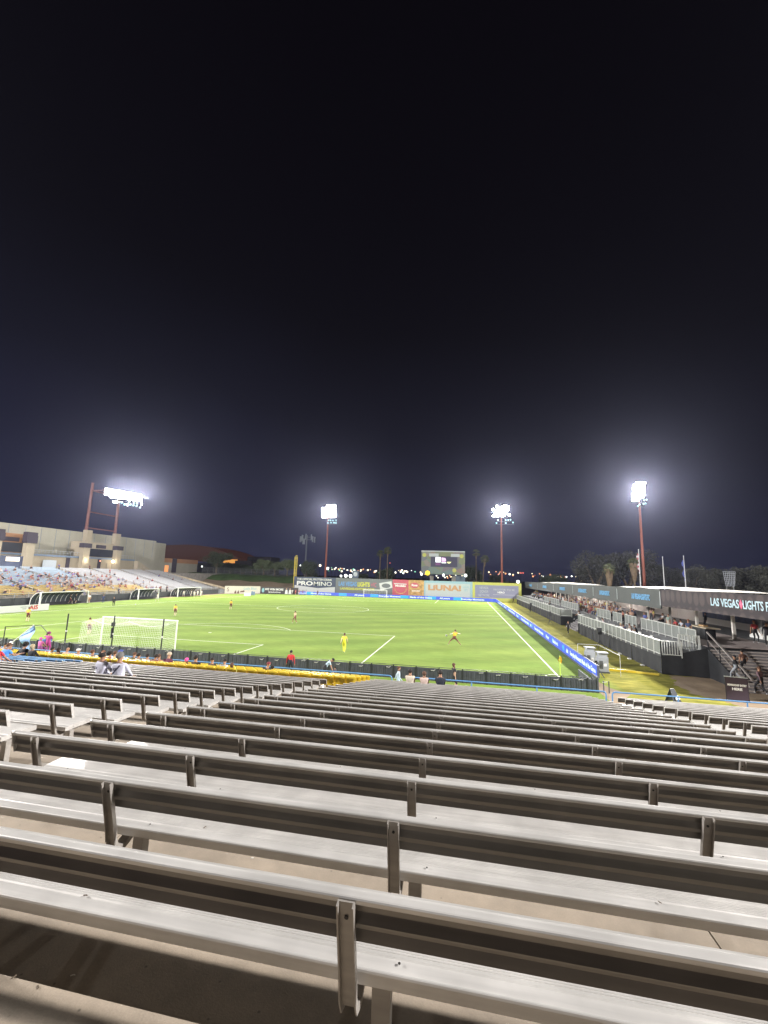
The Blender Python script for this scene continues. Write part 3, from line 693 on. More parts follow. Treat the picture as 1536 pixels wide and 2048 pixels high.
# twin-leg tower on the left building
root = thing('light_tower', 'twin-legged red light tower on top of the left building', 'light tower', (-78, 74, 16.7))
RUSTD = mat('dark_tower_leg', (.14, .05, .045), .6, var=.2, vscale=.6)  # darker, duller red for the legs and beams of this tower
for yy in (-5.1, 5.2): MB().cyl((0, yy, -.5), (0, yy*.97, 14.5), .42, .36, 10).build('leg', RUSTD, root)
for zz in (1.4, 6.0, 12.2): MB().bar((0, -5, zz), (0, 5.1, zz), .28).build('crossbeam', RUSTD, root)
for yy in (-5, 0, 5):
    MB().bar((0, yy, 12.2), (9.6, yy-1, 12.0), .3).build('outrigger', RUSTD, root)
MB().bar((9.6, -8, 11.6), (9.6, 6, 11.9), .3).build('lamp_beam', HOUS, root)
for i in range(15):
    for j in range(4):
        u = i/14
        x, y = 212+u*69, 979+u*12+j*4.3*(1-.25*u)
        if i < 2 and j == 3: continue
        p = atX(x, y, -68); floodlight(root, (10, p.y-74, p.z-16.7), (1, -.3, -.5), .40)
for x, y in ((228, 1003), (233, 1004), (244, 1005), (238.5, 1004), (249, 1009), (255, 1009.5), (258, 1004), (261, 1009), (268, 1006), (267, 1010.5), (273.5, 1007), (273, 1012), (283, 1008), (280, 1015)):
    p = atX(x, y, -68); floodlight(root, (10, p.y-74, p.z-16.7), (1, -.3, -.5), .32, LAMP if x in (255, 283, 228, 233) else LAMPD)
# ------------------------------------------------------------------ left stand across the field
SX0, SDX, SZ0, SDZ, NR = -49.5, .93, 1.15, .235, 21
root = thing('far_terrace', 'stepped concrete terrace of the stand across the field', 'terrace'); root['kind'] = 'structure'
for k in range(NR):
    xa = SX0-SDX*k; yend = 97-7*k/NR
    MB().box((xa-SDX, 14, 0), (xa-.01, yend, SZ0+SDZ*k)).build('terrace_step', CONC2, root)
MB().box((-80, 14, 0), (SX0-SDX*NR-.01, 135, 5.9)).build('concourse', CONC2, root)
MB().box((SX0+.01, 14, 0), (-47.3, 95, .95)).build('front_walkway', CONC2, root)
cop = concrete_mat('pale_coping', (.52, .43, .30))
t = thing('end_wall', 'pale sloping end wall of the far stand', 'wall', (-49, 97, 0))
MB().prism([(.8, .3, 0), (-19.7, -6.9, 0), (-19.7, -6.9, 6.3), (.8, .3, 1.3)], (.05, .35, 0)).build('wall', cop, t)
b = MB(); BW = mat('far_black_wall', (.045, .05, .055), .6, var=.2, vscale=.6)
root = thing('stand_front_wall', 'long dark padded wall along the front of the far stand', 'wall', (-47, 50, 0))
y = 10.0
while y < 88:
    MB().box((-.1, y+.02-50, 0), (.1, y+2.38-50, 1.35)).build('panel', BW, root); y += 2.4
b = MB(); 
for zz in (1.75, 2.1): b.bar((0, -40, zz), (0, 38, zz), .05)
for i in range(33): b.bar((0, -40+2.4*i, 1.3), (0, -40+2.4*i, 2.1), .05)
b.build('handrail', mat('grey_rail', (.35, .38, .42), .5), root)
t = thing('side_wall', 'low grey fence running from the far stand towards the horse advert', 'fence', (-47, 88, 0))
pe = atZ(447, 1187); v = Vector((pe.x+47, pe.y-88, 0))
b = MB()
for i in range(9): b.bar(v*i/8, v*i/8+Vector((0, 0, 1.3)), .08)
for zz in (.3, .75, 1.25): b.bar(Vector((0, 0, zz)), v+Vector((0, 0, zz)), .06)
b.build('rails', MATS['grey_rail'], t)

def mini_bench(m, Lb):
    b = MB().box((-.38, 0, .36), (0, Lb, .40)).box((-.44, 0, .58), (-.40, Lb, .80))
    for q in (.4, Lb/2, Lb-.4): b.box((-.42, q, 0), (-.38, q+.06, .75))
    return b.mesh('far_bench', m)
FB = mat('far_blue_bench', (.33, .40, .48), .5, var=.1); FY = mat('far_yellow_seat', (.50, .38, .14), .5, var=.1); FG = mat('far_grey_bench', (.40, .40, .42), .5, var=.1)
secs = [(16, 24.5), (25.7, 34), (35.2, 43.5), (44.7, 53), (54.2, 62.5), (63.7, 72), (73.2, 81.5), (82.7, 90)]
cache = {}
for si, (ya, yb) in enumerate(secs):
    for k in range(NR):
        ye = min(yb, 96-7*k/NR)
        if ye-ya < 1: continue
        if k < 6 and ya < 54: m, cn = FY, 'yellow'
        elif k < 5 and ya < 62: m, cn = FY, 'yellow'
        elif ya < 44: m, cn = FB, 'light blue'
        elif ya < 54 and k > 9: m, cn = FB, 'light blue'
        else: m, cn = FG, 'grey'
        key = (cn, round(ye-ya, 2))
        if key not in cache: cache[key] = mini_bench(m, ye-ya)
        if cn == 'yellow' :
            pass
        o = inst('stand_bench', cache[key], None, (SX0-SDX*k-.35, ya, SZ0+SDZ*k))
        tag(o, f'{cn} bench on the far stand, {ordn(k)} row up, {ordn(si)} section from the left', 'bench', f'{cn} benches on the far stand')
    # aisle handrails
    if si:
        b = MB(); yq = ya-.6
        for k in range(0, NR, 3): b.bar((SX0-SDX*k-.4, yq, SZ0+SDZ*k), (SX0-SDX*k-.4, yq, SZ0+SDZ*k+.85), .05).bar((SX0-SDX*k-.4, yq, SZ0+SDZ*k+.85), (SX0-SDX*k-1.9, yq, SZ0+SDZ*(k+1.6)+.85), .05)
        o = b.build('aisle_rail', MATS['grey_rail']); o['kind'] = 'stuff'; tag(o, f'thin handrails climbing the {ordn(si-1)} aisle of the far stand', 'railing', 'aisle rails on the far stand')

# ------------------------------------------------------------------ stadium building behind the far stand
def stucco(name, col): return mat(name, col, .9, var=.10, vscale=.35, bump=.2, bscale=3)
TAN = stucco('tan_stucco', (.31, .295, .245)); TAN2 = stucco('cream_stucco', (.33, .285, .215)); ORG = stucco('orange_stucco', (.34, .18, .10)); PUR = stucco('purple_band', (.045, .038, .055)); BLUB = stucco('blue_grey_band', (.16, .21, .29))
DOOR = mat('dark_red_door', (.16, .03, .04), .5); GLASS = mat('dark_glass', (.03, .035, .05), .15); WARM = mat('warm_lamp', (1, .9, .7), .4, emit=(1, .88, .62), es=9); SIGNL = mat('lit_sign', (1, .9, .7), .4, emit=(1, .82, .6), es=1.3)
root = thing('stadium_building', 'long tan stucco stadium building behind the far stand', 'building', (-78, 60, 5.9))
def lb(x0, y0, z0, x1, y1, z1, nm, m, par=None):
    return MB().box((min(x0, x1)+78, y0-60, z0-5.9), (max(x0, x1)+78, y1-60, z1-5.9)).build(nm, m, par or root)
def Yx(x, y, X=-78): return atX(x, y, X).y
lb(-90, 10, 5.9, -78, 97.5, 16.7, 'main_wall', TAN)
lb(-90, 97.6, 5.9, -79.5, 104.5, 16.3, 'end_wall', TAN)
for i in range(22):                       # panel joints standing proud as thin pilaster strips
    y = 12+4*i
    if y < 97: lb(-78, y, 11, -77.96, y+.06, 16.6, 'joint_strip', BLUB)
# lower concourse front with walkway on top
lb(-78, 26, 5.9, -74.8, 84.3, 9.3, 'concourse_front', TAN2)
lb(-78, 26, 9.3, -74.6, 84.5, 9.75, 'walkway_edge', BLUB)
b = MB()
for i in range(60): b.bar((3.3, -34+i, 3.85), (3.3, -34+i, 4.9), .04)
b.bar((3.3, -34, 4.9), (3.3, 24.5, 4.9), .06); b.bar((3.3, -34, 4.4), (3.3, 24.5, 4.4), .03); b.build('walkway_rail', MATS['grey_rail'], root)
for x, nm in ((59, 0), (134, 1), (197, 0)):
    y = Yx(x, 1130, -74.8); lb(-74.75, y-.5, 5.95, -74.6, y+.5, 9.25, 'pilaster', PUR)
    if nm == 0: MB().ball((3.6, y-60, 2.9), .16).build('wall_lamp', mat('red_lamp', (.9, .3, .2), .4, emit=(1, .35, .22), es=3), root)
# portals
def portal(xa, xb, big):
    ya, yb = Yx(xa, 1110, -75), Yx(xb, 1110, -75); w_ = 1.4
    p = lb(-78, ya, 9.8, -74.6, yb, 13.9 if not big else 14.2, 'portal', TAN2 if not big else ORG)
    for y in (ya, yb-w_):
        lb(-74.6, y-.3, 5.9, -73.4, y+w_+.3, 12.2, 'portal_pier', TAN2, None)
        lb(-74.7, y-.6, 12.2, -73.2, y+w_+.6, 13.4 if not big else 14.0, 'pier_cap', PUR, None)
        if big: lb(-74.65, y-.5, 14.0, -73.25, y+w_+.5, 14.8, 'pier_band', PUR)
    lb(-74.58, ya+w_+.4, 9.9, -74.5, yb-w_-.4, 12.1, 'recess', GLASS)
    lb(-74.5, (ya+yb)/2-1.6, 12.35, -74.3, (ya+yb)/2+1.6, 13.3, 'emblem_plate', PUR)
portal(158, 232, False); portal(-28, 54, True)
y0 = Yx(172, 1062); y1 = Yx(230, 1068)
for y in (y0, y1): lb(-78, y-.9, 13.9, -76.6, y+.9, 17.35, 'tower_pier', TAN2)
for x, m, h in ((96, GLASS, 2.3), (158, TAN, 2.2), (176, DOOR, 2.3), (218, TAN, 2.2), (236, DOOR, 2.3)):
    y = Yx(x, 1132, -74.8); f = lb(-74.78, y-.95, 5.95, -74.66, y+.95, 5.95+h, 'door', m)
    MB().box((3.35, y-60-1.05, .0), (3.45, y-60+1.05, h+.25)).box((3.46, y-60-.9, .1), (3.48, y-60+.9, .2)).build('door_frame', BLUB if x == 96 else TAN2, root)
y = Yx(97, 1132, -74.7); MB().box((3.46, y-60-1.8, .1), (3.5, y-60+1.8, 2.5)).build('concession_window', mat('pale_shutter', (.40, .45, .50), .5), root)
y = Yx(20, 1125, -74.5)
lb(-74.6, y-3.6, 5.95, -73.9, y+3.6, 9.0, 'entrance_block', mat('dark_blue_block', (.07, .09, .16), .6))
MB().box((4.12, y-60-1.5, 1.9), (4.2, y-60+1.5, 2.8)).build('lit_sign', SIGNL, root)
for x, yy in ((168, 1120), (226, 1123)):
    p = atX(x, yy, -74); q = MB().ball((p.x+78, p.y-60, p.z-5.9), .38, nu=10, nv=6).build('globe_lamp', WARM, root)
    l = bpy.data.lights.new('globe_light', 'POINT'); l.energy = 130; l.color = (1, .85, .6); l.shadow_soft_size = .3
    lo = bpy.data.objects.new('globe_light', l); COL.objects.link(lo); lo.location = (p.x+1.2, p.y, p.z)
b = MB()
for i in range(8): b.box((3.2, 24.6+i*.9, 0), (4.6, 25.4+i*.9, 3.4-.42*i))
b.build('side_stair', TAN2, root)
# lower annexe and arena with an orange lit roof
t = thing('annexe_building', 'low tan annexe with an orange band right of the stadium building', 'building', (-80, 105, 5.9))
MB().box((-6, 0, 0), (0, 20, 3.6)).build('wall', TAN, t); MB().box((-6, -.02, 3.6), (.05, 20.1, 5.2)).build('orange_band', ORG, t); MB().box((0.02, 4.4, 0), (.1, 7, 5.3)).build('pilaster', PUR, t)
MB().box((.02, .6, .2), (.08, 2.6, 2.6)).build('lit_doorway', mat('orange_glow', (1, .5, .2), .5, emit=(1, .36, .12), es=.55), t)
t = thing('arena', 'domed arena far behind with its roof edge lit orange', 'building', (-175, 262, 0))
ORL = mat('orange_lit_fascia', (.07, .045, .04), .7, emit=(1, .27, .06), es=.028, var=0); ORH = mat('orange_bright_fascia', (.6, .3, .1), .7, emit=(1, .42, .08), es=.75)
pr = []
for x, y in ((250, 1094), (300, 1091), (340, 1090), (375, 1089), (400, 1091), (425, 1096), (450, 1104), (476, 1116)): 
    p = atY(x, y, 262); pr.append((p.x+175, 0, p.z))
lo_ = [(pr[-1][0], 0, pr[-1][2]-4.2), (pr[0][0], 0, pr[-1][2]-1)]
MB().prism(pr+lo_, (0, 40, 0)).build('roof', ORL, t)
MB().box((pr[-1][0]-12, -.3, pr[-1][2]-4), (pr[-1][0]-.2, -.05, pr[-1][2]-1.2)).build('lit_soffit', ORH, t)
DK = mat('night_wall', (.035, .035, .04), .9); DK2 = mat('night_wall_two', (.06, .055, .06), .9, var=.2, vscale=.05)
MB().box((-60, -.5, 0), (pr[-1][0]+3, 40, pr[-1][2]-4.3)).build('base', DK, t)
for (xa, xb, yt, Yb, lb_) in ((470, 505, 1121, 240, 'dark flat building right of the arena'), (495, 542, 1113, 250, 'dark grey block building behind the willow trees')):
    a, c = atY(xa, yt, Yb), atY(xb, yt, Yb)
    t = thing('night_building', lb_, 'building', (a.x, Yb, 0)); MB().box((0, 0, 0), (c.x-a.x, 15, a.z)).build('wall', DK2, t)
    for zz in (a.z-3.2, a.z-5.8): MB().box((1, -.06, zz), (c.x-a.x-1, -.02, zz+1.1)).build('window', DK, t)

# ------------------------------------------------------------------ berm, chain-link fence
BG = mat('berm_grass', (.055, .10, .03), .95, var=.55, vscale=.35, bump=.6, bscale=1.5); BD = mat('berm_dirt', (.24, .185, .13), .95, var=.25, vscale=.3)
def berm_pt(u, v):
    x = -79+u*49; y = 99.5+v*20+3*math.sin(u*5); z = .1+5.9*min(1, v*1.25)**1.3+.25*math.sin(u*23+v*7)
    if v == 0: z = 0
    return (x, y+u*9, z*(1-.1*u))
def grid(f, nu, nv, u0=0, u1=1, v0=0, v1=1):
    vs = [f(u0+(u1-u0)*i/nu, v0+(v1-v0)*j/nv) for j in range(nv+1) for i in range(nu+1)]
    fs = [(j*(nu+1)+i, j*(nu+1)+i+1, (j+1)*(nu+1)+i+1, (j+1)*(nu+1)+i) for j in range(nv) for i in range(nu)]
    return vs, fs
vs, fs = grid(berm_pt, 50, 8, 0, 1, 0, .55); o = MB().add(vs, fs).build('berm_slope', BD, smooth=True); o['kind'] = 'structure'
vs, fs = grid(berm_pt, 60, 12, 0, 1, .55, 3.0); o = MB().add(vs, fs).build('berm_grass', BG, smooth=True); o['kind'] = 'structure'
LINK = mat('chain_link', (.13, .14, .14), .6)
t = thing('chain_link_fence', 'chain link fence along the top of the grass berm', 'fence', (0, 0, 0))
a, c = atY(404, 1150, 122), atY(590, 1157, 128); a.z = 5.9; c.z = 5.6
n = 17
for i in range(n+1):
    p = a.lerp(c, i/n); MB().cyl(p, p+Vector((0, 0, 2.4)), .06, n=6).build('fence_post', LINK, t)
b = MB()
for zz in (.1, 1.2, 2.4): b.bar(a+Vector((0, 0, zz)), c+Vector((0, 0, zz)), .05)
for i in range(160):
    p = a.lerp(c, i/160); q = a.lerp(c, (i+2.4)/160); b.bar(p+Vector((0, 0, .1)), q+Vector((0, 0, 2.4)), .018); b.bar(q+Vector((0, 0, .1)), p+Vector((0, 0, 2.4)), .018)
o = b.build('mesh', LINK, t); o['kind'] = 'stuff'

# ------------------------------------------------------------------ trees
BARK = mat('bark', (.14, .11, .075), .9, var=.3, vscale=2)
def leafmat(name, c): return mat(name, c, .75, var=.45, vscale=.9)
L1 = leafmat('willow_leaf', (.12, .15, .08)); L2 = leafmat('dark_leaf', (.07, .09, .05)); L3 = leafmat('dusty_leaf', (.046, .048, .038)); L4 = leafmat('palm_leaf', (.10, .115, .045)); THATCH = leafmat('palm_thatch', (.17, .12, .07))
def crown_mesh(seed, m, droop=0, n=7000, leaf=.30):
    rnd = random.Random(seed); b = MB()
    lobes = []
    for i in range(16):
        t = rnd.uniform(0, 2*math.pi); r = rnd.uniform(.15, .66); z = rnd.uniform(-.25, .55)
        lobes.append((r*math.cos(t), r*math.sin(t), z, rnd.uniform(.2, .42)))
    per = n//len(lobes)
    for lx, ly, lz, lr in lobes:
        for j in range(per):
            v = Vector((rnd.gauss(0, 1), rnd.gauss(0, 1), rnd.gauss(0, 1))).normalized()*lr*rnd.uniform(.45, 1.08)
            p = Vector((lx+v.x, ly+v.y, lz+v.z*.8-droop*max(0, v.length-.15)*rnd.random()))
            s = leaf*rnd.uniform(.05, .16); a = Vector((rnd.uniform(-1, 1), rnd.uniform(-1, 1), rnd.uniform(-1, .6)-droop*2)).normalized()*s
            c = a.cross(Vector((rnd.uniform(-1, 1), rnd.uniform(-1, 1), rnd.uniform(-1, 1)))).normalized()*s*.55
            b.add([p-a, p+c, p+a, p-c], [(0, 1, 2, 3)])
    return b.mesh('crown', m)
CR_ = {'willow': [crown_mesh(1, L1, .8), crown_mesh(2, L1, .8)], 'dark': [crown_mesh(3, L2), crown_mesh(4, L2)], 'dusty': [crown_mesh(5, L3), crown_mesh(6, L3), crown_mesh(7, L3)]}
def tree(name, kind, idx, base, h, wd, label, group, cat='tree', lean=0):
    t = thing(name, label, cat, base, random.uniform(0, 6.28), group)
    cz = h*.56
    b = MB(); b.cyl((0, 0, -.3), (lean*.3, 0, h*.3), wd*.045, wd*.032, 8)
    rnd = random.Random(idx*7+3)
    for i in range(5):
        a = i*1.26+rnd.random(); q = (lean*.3+math.cos(a)*wd*.28, math.sin(a)*wd*.28, h*(.62+.2*rnd.random())); mid = (lean*.3+math.cos(a)*wd*.10, math.sin(a)*wd*.1, h*.46)
        b.cyl((lean*.3, 0, h*.29), mid, wd*.028, wd*.02, 6); b.cyl(mid, q, wd*.02, wd*.007, 6)
    b.build('trunk', BARK, t)
    me = CR_[kind][idx % len(CR_[kind])]
    inst('crown', me, t, (lean*.3, 0, cz), (0, 0, rnd.random()*6), (wd*.58, wd*.58, h*.56))
    return t
def tpx(x, ytop, ybase, Y, wpx_, kind, idx, label, group, name='tree', bz=None):
    top = atY(x, ytop, Y); base = atY(x, ybase, Y); dist = Y-CY
    z0 = base.z if bz is None else bz
    return tree(name, kind, idx, (base.x, Y, z0), top.z-z0, wpx_*1.35/850*dist, label, group)
tpx(432, 1102, 1146, 131, 46, 'dark', 0, 'broad dark tree behind the fence left of the willows', 'trees behind the far fence', bz=5.6)
tpx(527, 1117, 1150, 129, 34, 'willow', 0, 'pale willow with a forked trunk, left of the pair', 'willows behind the far fence', 'willow_tree', bz=5.6)
tpx(549, 1119, 1152, 132, 30, 'willow', 1, 'pale willow between the other two on the berm', 'willows behind the far fence', 'willow_tree', bz=5.6)
tpx(574, 1114, 1154, 130, 36, 'willow', 1, 'pale willow nearest the yellow foul pole', 'willows behind the far fence', 'willow_tree', bz=5.6)
tpx(615, 1120, 1160, 136, 42, 'dark', 1, 'dark bushy tree below the antenna tower', 'trees behind the outfield wall', bz=0)
for i, (x, yt, w_) in enumerate(((460, 1124, 30), (485, 1128, 34), (512, 1130, 30))): tpx(x, yt, 1150, 150, w_, 'dark', i, f'{ordn(i)} dim tree from the left in the gap behind the fence', 'dim trees behind the berm', bz=4)
for i, (x, yt, w_, Y) in enumerate(((776, 1134, 34, 150), (940, 1130, 30, 140), (957, 1140, 22, 150), (995, 1148, 26, 170), (1110, 1147, 40, 150), (1125, 1152, 26, 140), (725, 1146, 30, 180))):
    tpx(x, yt, 1165, Y, w_, 'dark', i, ['dim round tree behind the left palms', 'dim tree behind the right palms', 'small dim tree between the right palms', 'low dim tree left of the third light pole', 'low shrub tree above the far end of the tents', 'small shrub tree beside the low one above the tents', 'low dim tree behind the round sign'][i], 'low trees behind the outfield wall', bz=0)
for i, (x, yt, w_, Y) in enumerate(((1192, 1104, 56, 105), (1257, 1096, 70, 110), (1300, 1112, 46, 112), (1385, 1132, 40, 90), (1415, 1130, 44, 92), (1450, 1132, 44, 90), (1482, 1136, 34, 95), (1515, 1127, 54, 88), (1536, 1130, 50, 84), (1222, 1118, 40, 116), (1335, 1128, 36, 112), (1166, 1128, 24, 120), (1362, 1146, 20, 96))):
    tpx(x, yt, 1176, Y, w_, 'dusty', i, f'dusty grey-green tree behind the tents, {ordn(i)} of the right-hand row', 'dusty trees behind the tents', bz=0)
def palm(x, ytop, Y, label, skirt=False, w_=14, lean=0, bz=0):
    top = atY(x, ytop, Y); d = (Y-CY)/850; t = thing('palm_tree', label, 'palm tree', (top.x+lean, Y, bz), 0, 'fan palms')
    R_ = w_*d*.5; hz = top.z-bz-R_*1.1
    MB().cyl((0, 0, 0), (-lean*.6, 0, hz*.6), .32 if not skirt else .5, .24, 8).cyl((-lean*.6, 0, hz*.6), (-lean, 0, hz), .24 if not skirt else .45, .2, 8).build('trunk', BARK, t)
    rnd = random.Random(int(x)); b = MB()
    for i in range(46):
        a = rnd.uniform(0, 6.28); el = rnd.uniform(-.9, 1.35); o = Vector((-lean, 0, hz))
        d_ = Vector((math.cos(a)*math.cos(el), math.sin(a)*math.cos(el), math.sin(el))); st = o+d_*R_*.45; sd = d_.cross(Vector((0, 0, 1))).normalized(); upv = sd.cross(d_)
        b.bar(o, st, .05)
        for k in range(9):
            f = (k-4)/4*1.1; dd_ = (d_*math.cos(f)+sd*math.sin(f)).normalized(); e_ = st+dd_*R_*.55*rnd.uniform(.85, 1.1)+Vector((0, 0, -.12*R_))
            ww = sd*R_*.035; b.add([st-ww, st+ww, e_], [(0, 1, 2)]); b.add([st+upv*R_*.03, st-upv*R_*.03, e_], [(0, 1, 2)])
    b.build('crown', L4, t)
    if skirt or True:
        b = MB(); hh = R_*(2.2 if skirt else 1.0)
        for i in range(220 if skirt else 90):
            a = rnd.uniform(0, 6.28); q = rnd.uniform(0, hh); rr_ = R_*(.62 if skirt else .3)*(1-.55*q/hh); p = Vector((-lean+math.cos(a)*rr_, math.sin(a)*rr_, hz-q)); s_ = Vector((-math.sin(a), math.cos(a), 0))*.12*R_
            b.add([p-s_, p+s_, p+Vector((-math.cos(a)*.1*R_, -math.sin(a)*.1*R_, -.55*R_))], [(0, 1, 2)])
        b.build('dead_fronds', THATCH, t)
palm(761, 1097, 135, 'slim fan palm left of the scoreboard, shorter one of the pair', w_=19)
palm(776, 1090, 135, 'slim leaning fan palm left of the scoreboard', w_=20, lean=.0)
palm(952, 1095, 135, 'slim fan palm right of the scoreboard, taller one of the pair', w_=19)
palm(969, 1106, 135, 'slim leaning fan palm right of the scoreboard', w_=21, lean=-1.2)
palm(1217, 1122, 88, 'shaggy fan palm behind the tents left of the tall pole', True, 26)
palm(1266, 1110, 92, 'shaggy fan palm behind the tents beside the flagpole', True, 26)

# ------------------------------------------------------------------ scoreboard, antenna, foul pole, flags
SY = 122
t0, t1 = atY(843, 1101, SY), atY(930, 1103, SY); bl = atY(843, 1148, SY); 
root = thing('scoreboard', 'large scoreboard with a collage surround and a lit video screen', 'scoreboard', (t0.x, SY, 0))
W_, Zt, Zb = t1.x-t0.x, t0.z, bl.z
def collage():
    m = bpy.data.materials.new('collage'); m.use_nodes = True; t = m.node_tree; b_ = t.nodes['Principled BSDF']; L = t.links.new
    c = t.nodes.new('ShaderNodeTexCoord'); v = t.nodes.new('ShaderNodeTexVoronoi'); v.inputs['Scale'].default_value = .42; L(c.outputs['Object'], v.inputs['Vector'])
    n = t.nodes.new('ShaderNodeTexNoise'); n.inputs['Scale'].default_value = 2.5; n.inputs['Detail'].default_value = 5; L(c.outputs['Object'], n.inputs['Vector'])
    r = t.nodes.new('ShaderNodeValToRGB'); q = t.nodes.new('ShaderNodeSeparateColor'); L(v.outputs['Color'], q.inputs[0]); 
    ma = t.nodes.new('ShaderNodeMath'); ma.operation = 'MULTIPLY_ADD'; L(n.outputs['Fac'], ma.inputs[0]); ma.inputs[1].default_value = .5; L(q.outputs[0], ma.inputs[2]); 
    mb_ = t.nodes.new('ShaderNodeMath'); mb_.operation = 'MULTIPLY'; L(ma.outputs[0], mb_.inputs[0]); mb_.inputs[1].default_value = .7; L(mb_.outputs[0], r.inputs[0])
    cs = [(0, (.10, .17, .21)), (.25, (.18, .25, .24)), (.42, (.22, .24, .12)), (.58, (.15, .17, .22)), (.72, (.30, .20, .17)), (.9, (.22, .28, .27))]
    r.color_ramp.elements[0].color = (*cs[0][1], 1); r.color_ramp.elements[1].position = 1; r.color_ramp.elements[1].color = (.3, .2, .22, 1)
    for p, cc in cs[1:]: e = r.color_ramp.elements.new(p); e.color = (*cc, 1)
    L(r.outputs[0], b_.inputs['Base Color']); b_.inputs['Roughness'].default_value = .6; return m
COLG = collage()
sc0, sc1 = (862-843)/87*W_, (915-843)/87*W_; zt, zb = Zt-(1112-1101)/47*(Zt-Zb), Zt-(1133-1101)/47*(Zt-Zb)
MB().box((0, 0, zt), (W_, .8, Zt-.4)).box((0, 0, Zb), (W_, .8, zb)).box((0, 0, zb), (sc0, .8, zt)).box((sc1, 0, zb), (W_, .8, zt)).build('surround', COLG, root)
MB().box((0, -.1, Zt-.39), (W_, .9, Zt)).build('top_trim', PGV, root)
MB().box((sc0, .12, zb), (sc1, .2, zt)).build('screen', mat('screen_dark', (.02, .02, .03), .3, emit=(.06, .055, .09), es=.9), root)
SWH = mat('screen_white', (.5, .5, .5), .3, emit=(.95, .95, 1), es=1.3); SPK = mat('screen_pink', (.5, .4, .5), .3, emit=(.85, .45, .85), es=1.0); SPP = mat('screen_purple', (.1, .05, .1), .3, emit=(.12, .04, .13), es=1)
sw = sc1-sc0; sh = zt-zb
MB().box((sc0+.18*sw, .08, zb+.43*sh), (sc0+.38*sw, .115, zt-.07*sh)).build('lit_square', SWH, root)
MB().prism([(sc0+.41*sw, .115, zb+.52*sh), (sc0+.56*sw, .115, zb+.52*sh), (sc0+.58*sw, .115, zb+.68*sh), (sc0+.55*sw, .115, zb+.85*sh), (sc0+.41*sw, .115, zt-.1*sh)], (0, -.03, 0)).build('lit_shape', SPK, root)
MB().box((sc0+.41*sw, .08, zb+.36*sh), (sc0+.58*sw, .115, zb+.46*sh)).build('lit_bar', SWH, root)
MB().prism([(sc0+.62*sw, .115, zb+.5*sh), (sc0+.78*sw, .115, zb+.5*sh), (sc0+.74*sw, .115, zb+.38*sh), (sc0+.69*sw, .115, zb+.32*sh), (sc0+.63*sw, .115, zb+.38*sh)], (0, -.03, 0)).build('lit_arrow', mat('screen_yellow', (.5, .5, .2), .3, emit=(.75, .75, .4), es=1), root)
MB().box((sc0+.18*sw, .085, zb+.15*sh), (sc0+.37*sw, .115, zb+.38*sh)).build('dim_square', SPP, root)
for x, z in ((1.1, Zt-1.6), (W_-1.2, Zt-1.8), (W_*.76, Zb+1.6)): MB().cyl((x, -.06, z), (x, 0, z), .72, n=16).cyl((x, -.09, z), (x, -.05, z), .4, n=12).build('round_badge', YV, root)
MB().box((W_*.18, -.05, Zt-2.1), (W_*.4, 0, Zt-1.0)).box((W_*.68, -.05, Zt-2.1), (W_*.88, 0, Zt-1.0)).build('name_plate', PGV, root)
MB().box((W_-3.2, -.1, Zb-3.6), (W_, .5, Zb-.4)).build('speaker_panel', mat('slate_panel', (.12, .16, .21), .6), root)
for q in (.2, .7): MB().box((W_*q, 0, 0), (W_*q+1.4, 1.0, Zb-.5)).build('column', CONC2, root)
b = MB()
for q in range(8): b.bar((q*W_/8, .5, Zb-.9), ((q+1)*W_/8, .5, Zb-.1), .1)
b.bar((0, .5, Zb-.9), (W_, .5, Zb-.9), .15).build('catwalk', DK, root)
# round sign on the wall
p = atY(711, 1142, 110); t = thing('round_sign', 'small dark square sign standing above the outfield wall', 'sign', (p.x, 110, 0))
MB().box((-1.1, 0, p.z-2.4), (1.1, .2, p.z+.1)).build('panel', mat('slate_sign', (.10, .13, .18), .6), t); MB().cyl((0, -.04, p.z-1.1), (0, 0, p.z-1.1), .75, n=16).build('round_print', PGV, t)
for q in (-1, 1): MB().cyl((q, .3, 0), (q, .3, p.z-2.3), .08).build('post', LINK, t)
# yellow foul pole
p = atY(593, 1113, 112); t = thing('foul_pole', 'yellow foul pole with mesh standing at the end of the outfield wall', 'foul pole', (p.x, 112, 0))
FY2 = mat('foul_yellow', (.72, .56, .08), .5); MB().cyl((-.5, 0, 0), (-.5, 0, p.z), .16).build('pole', FY2, t)
b = MB()
for i in range(14): b.box((-.32, -.03, p.z*.47+i*.55), (.42, .03, p.z*.47+i*.55+.14))
b.box((.36, -.04, p.z*.45), (.48, .04, p.z)).box((-.02, -.03, p.z*.45), (.05, .03, p.z)).build('mesh_wing', FY2, t)
# antenna mast
p = atY(614, 1070, 190); t = thing('antenna_tower', 'grey mobile phone mast with antenna panels above the trees', 'antenna', (p.x, 190, 0))
GRM = mat('grey_mast', (.16, .18, .20), .6); MB().cyl((0, 0, 0), (0, 0, p.z), .6, .4).build('mast', GRM, t)
for q, w_, zz in ((-3.6, .9, -2.3), (-2.6, .7, -1.5), (-1.7, 1.3, -3.5), (-.6, .5, -.9), (3.4, .6, -2.2), (4.6, .7, -2.5), (2.6, .5, -1.2)):
    MB().box((q-w_/2, -.3, p.z+zz-1.7), (q+w_/2, .3, p.z+zz+1.5)).build('antenna_panel', mat('pale_antenna', (.30, .34, .37), .6), t)
MB().bar((-4, 0, p.z-2.6), (5, 0, p.z-2.6), .25).bar((-4, 0, p.z-1.2), (5, 0, p.z-1.2), .25).build('antenna_frame', GRM, t)
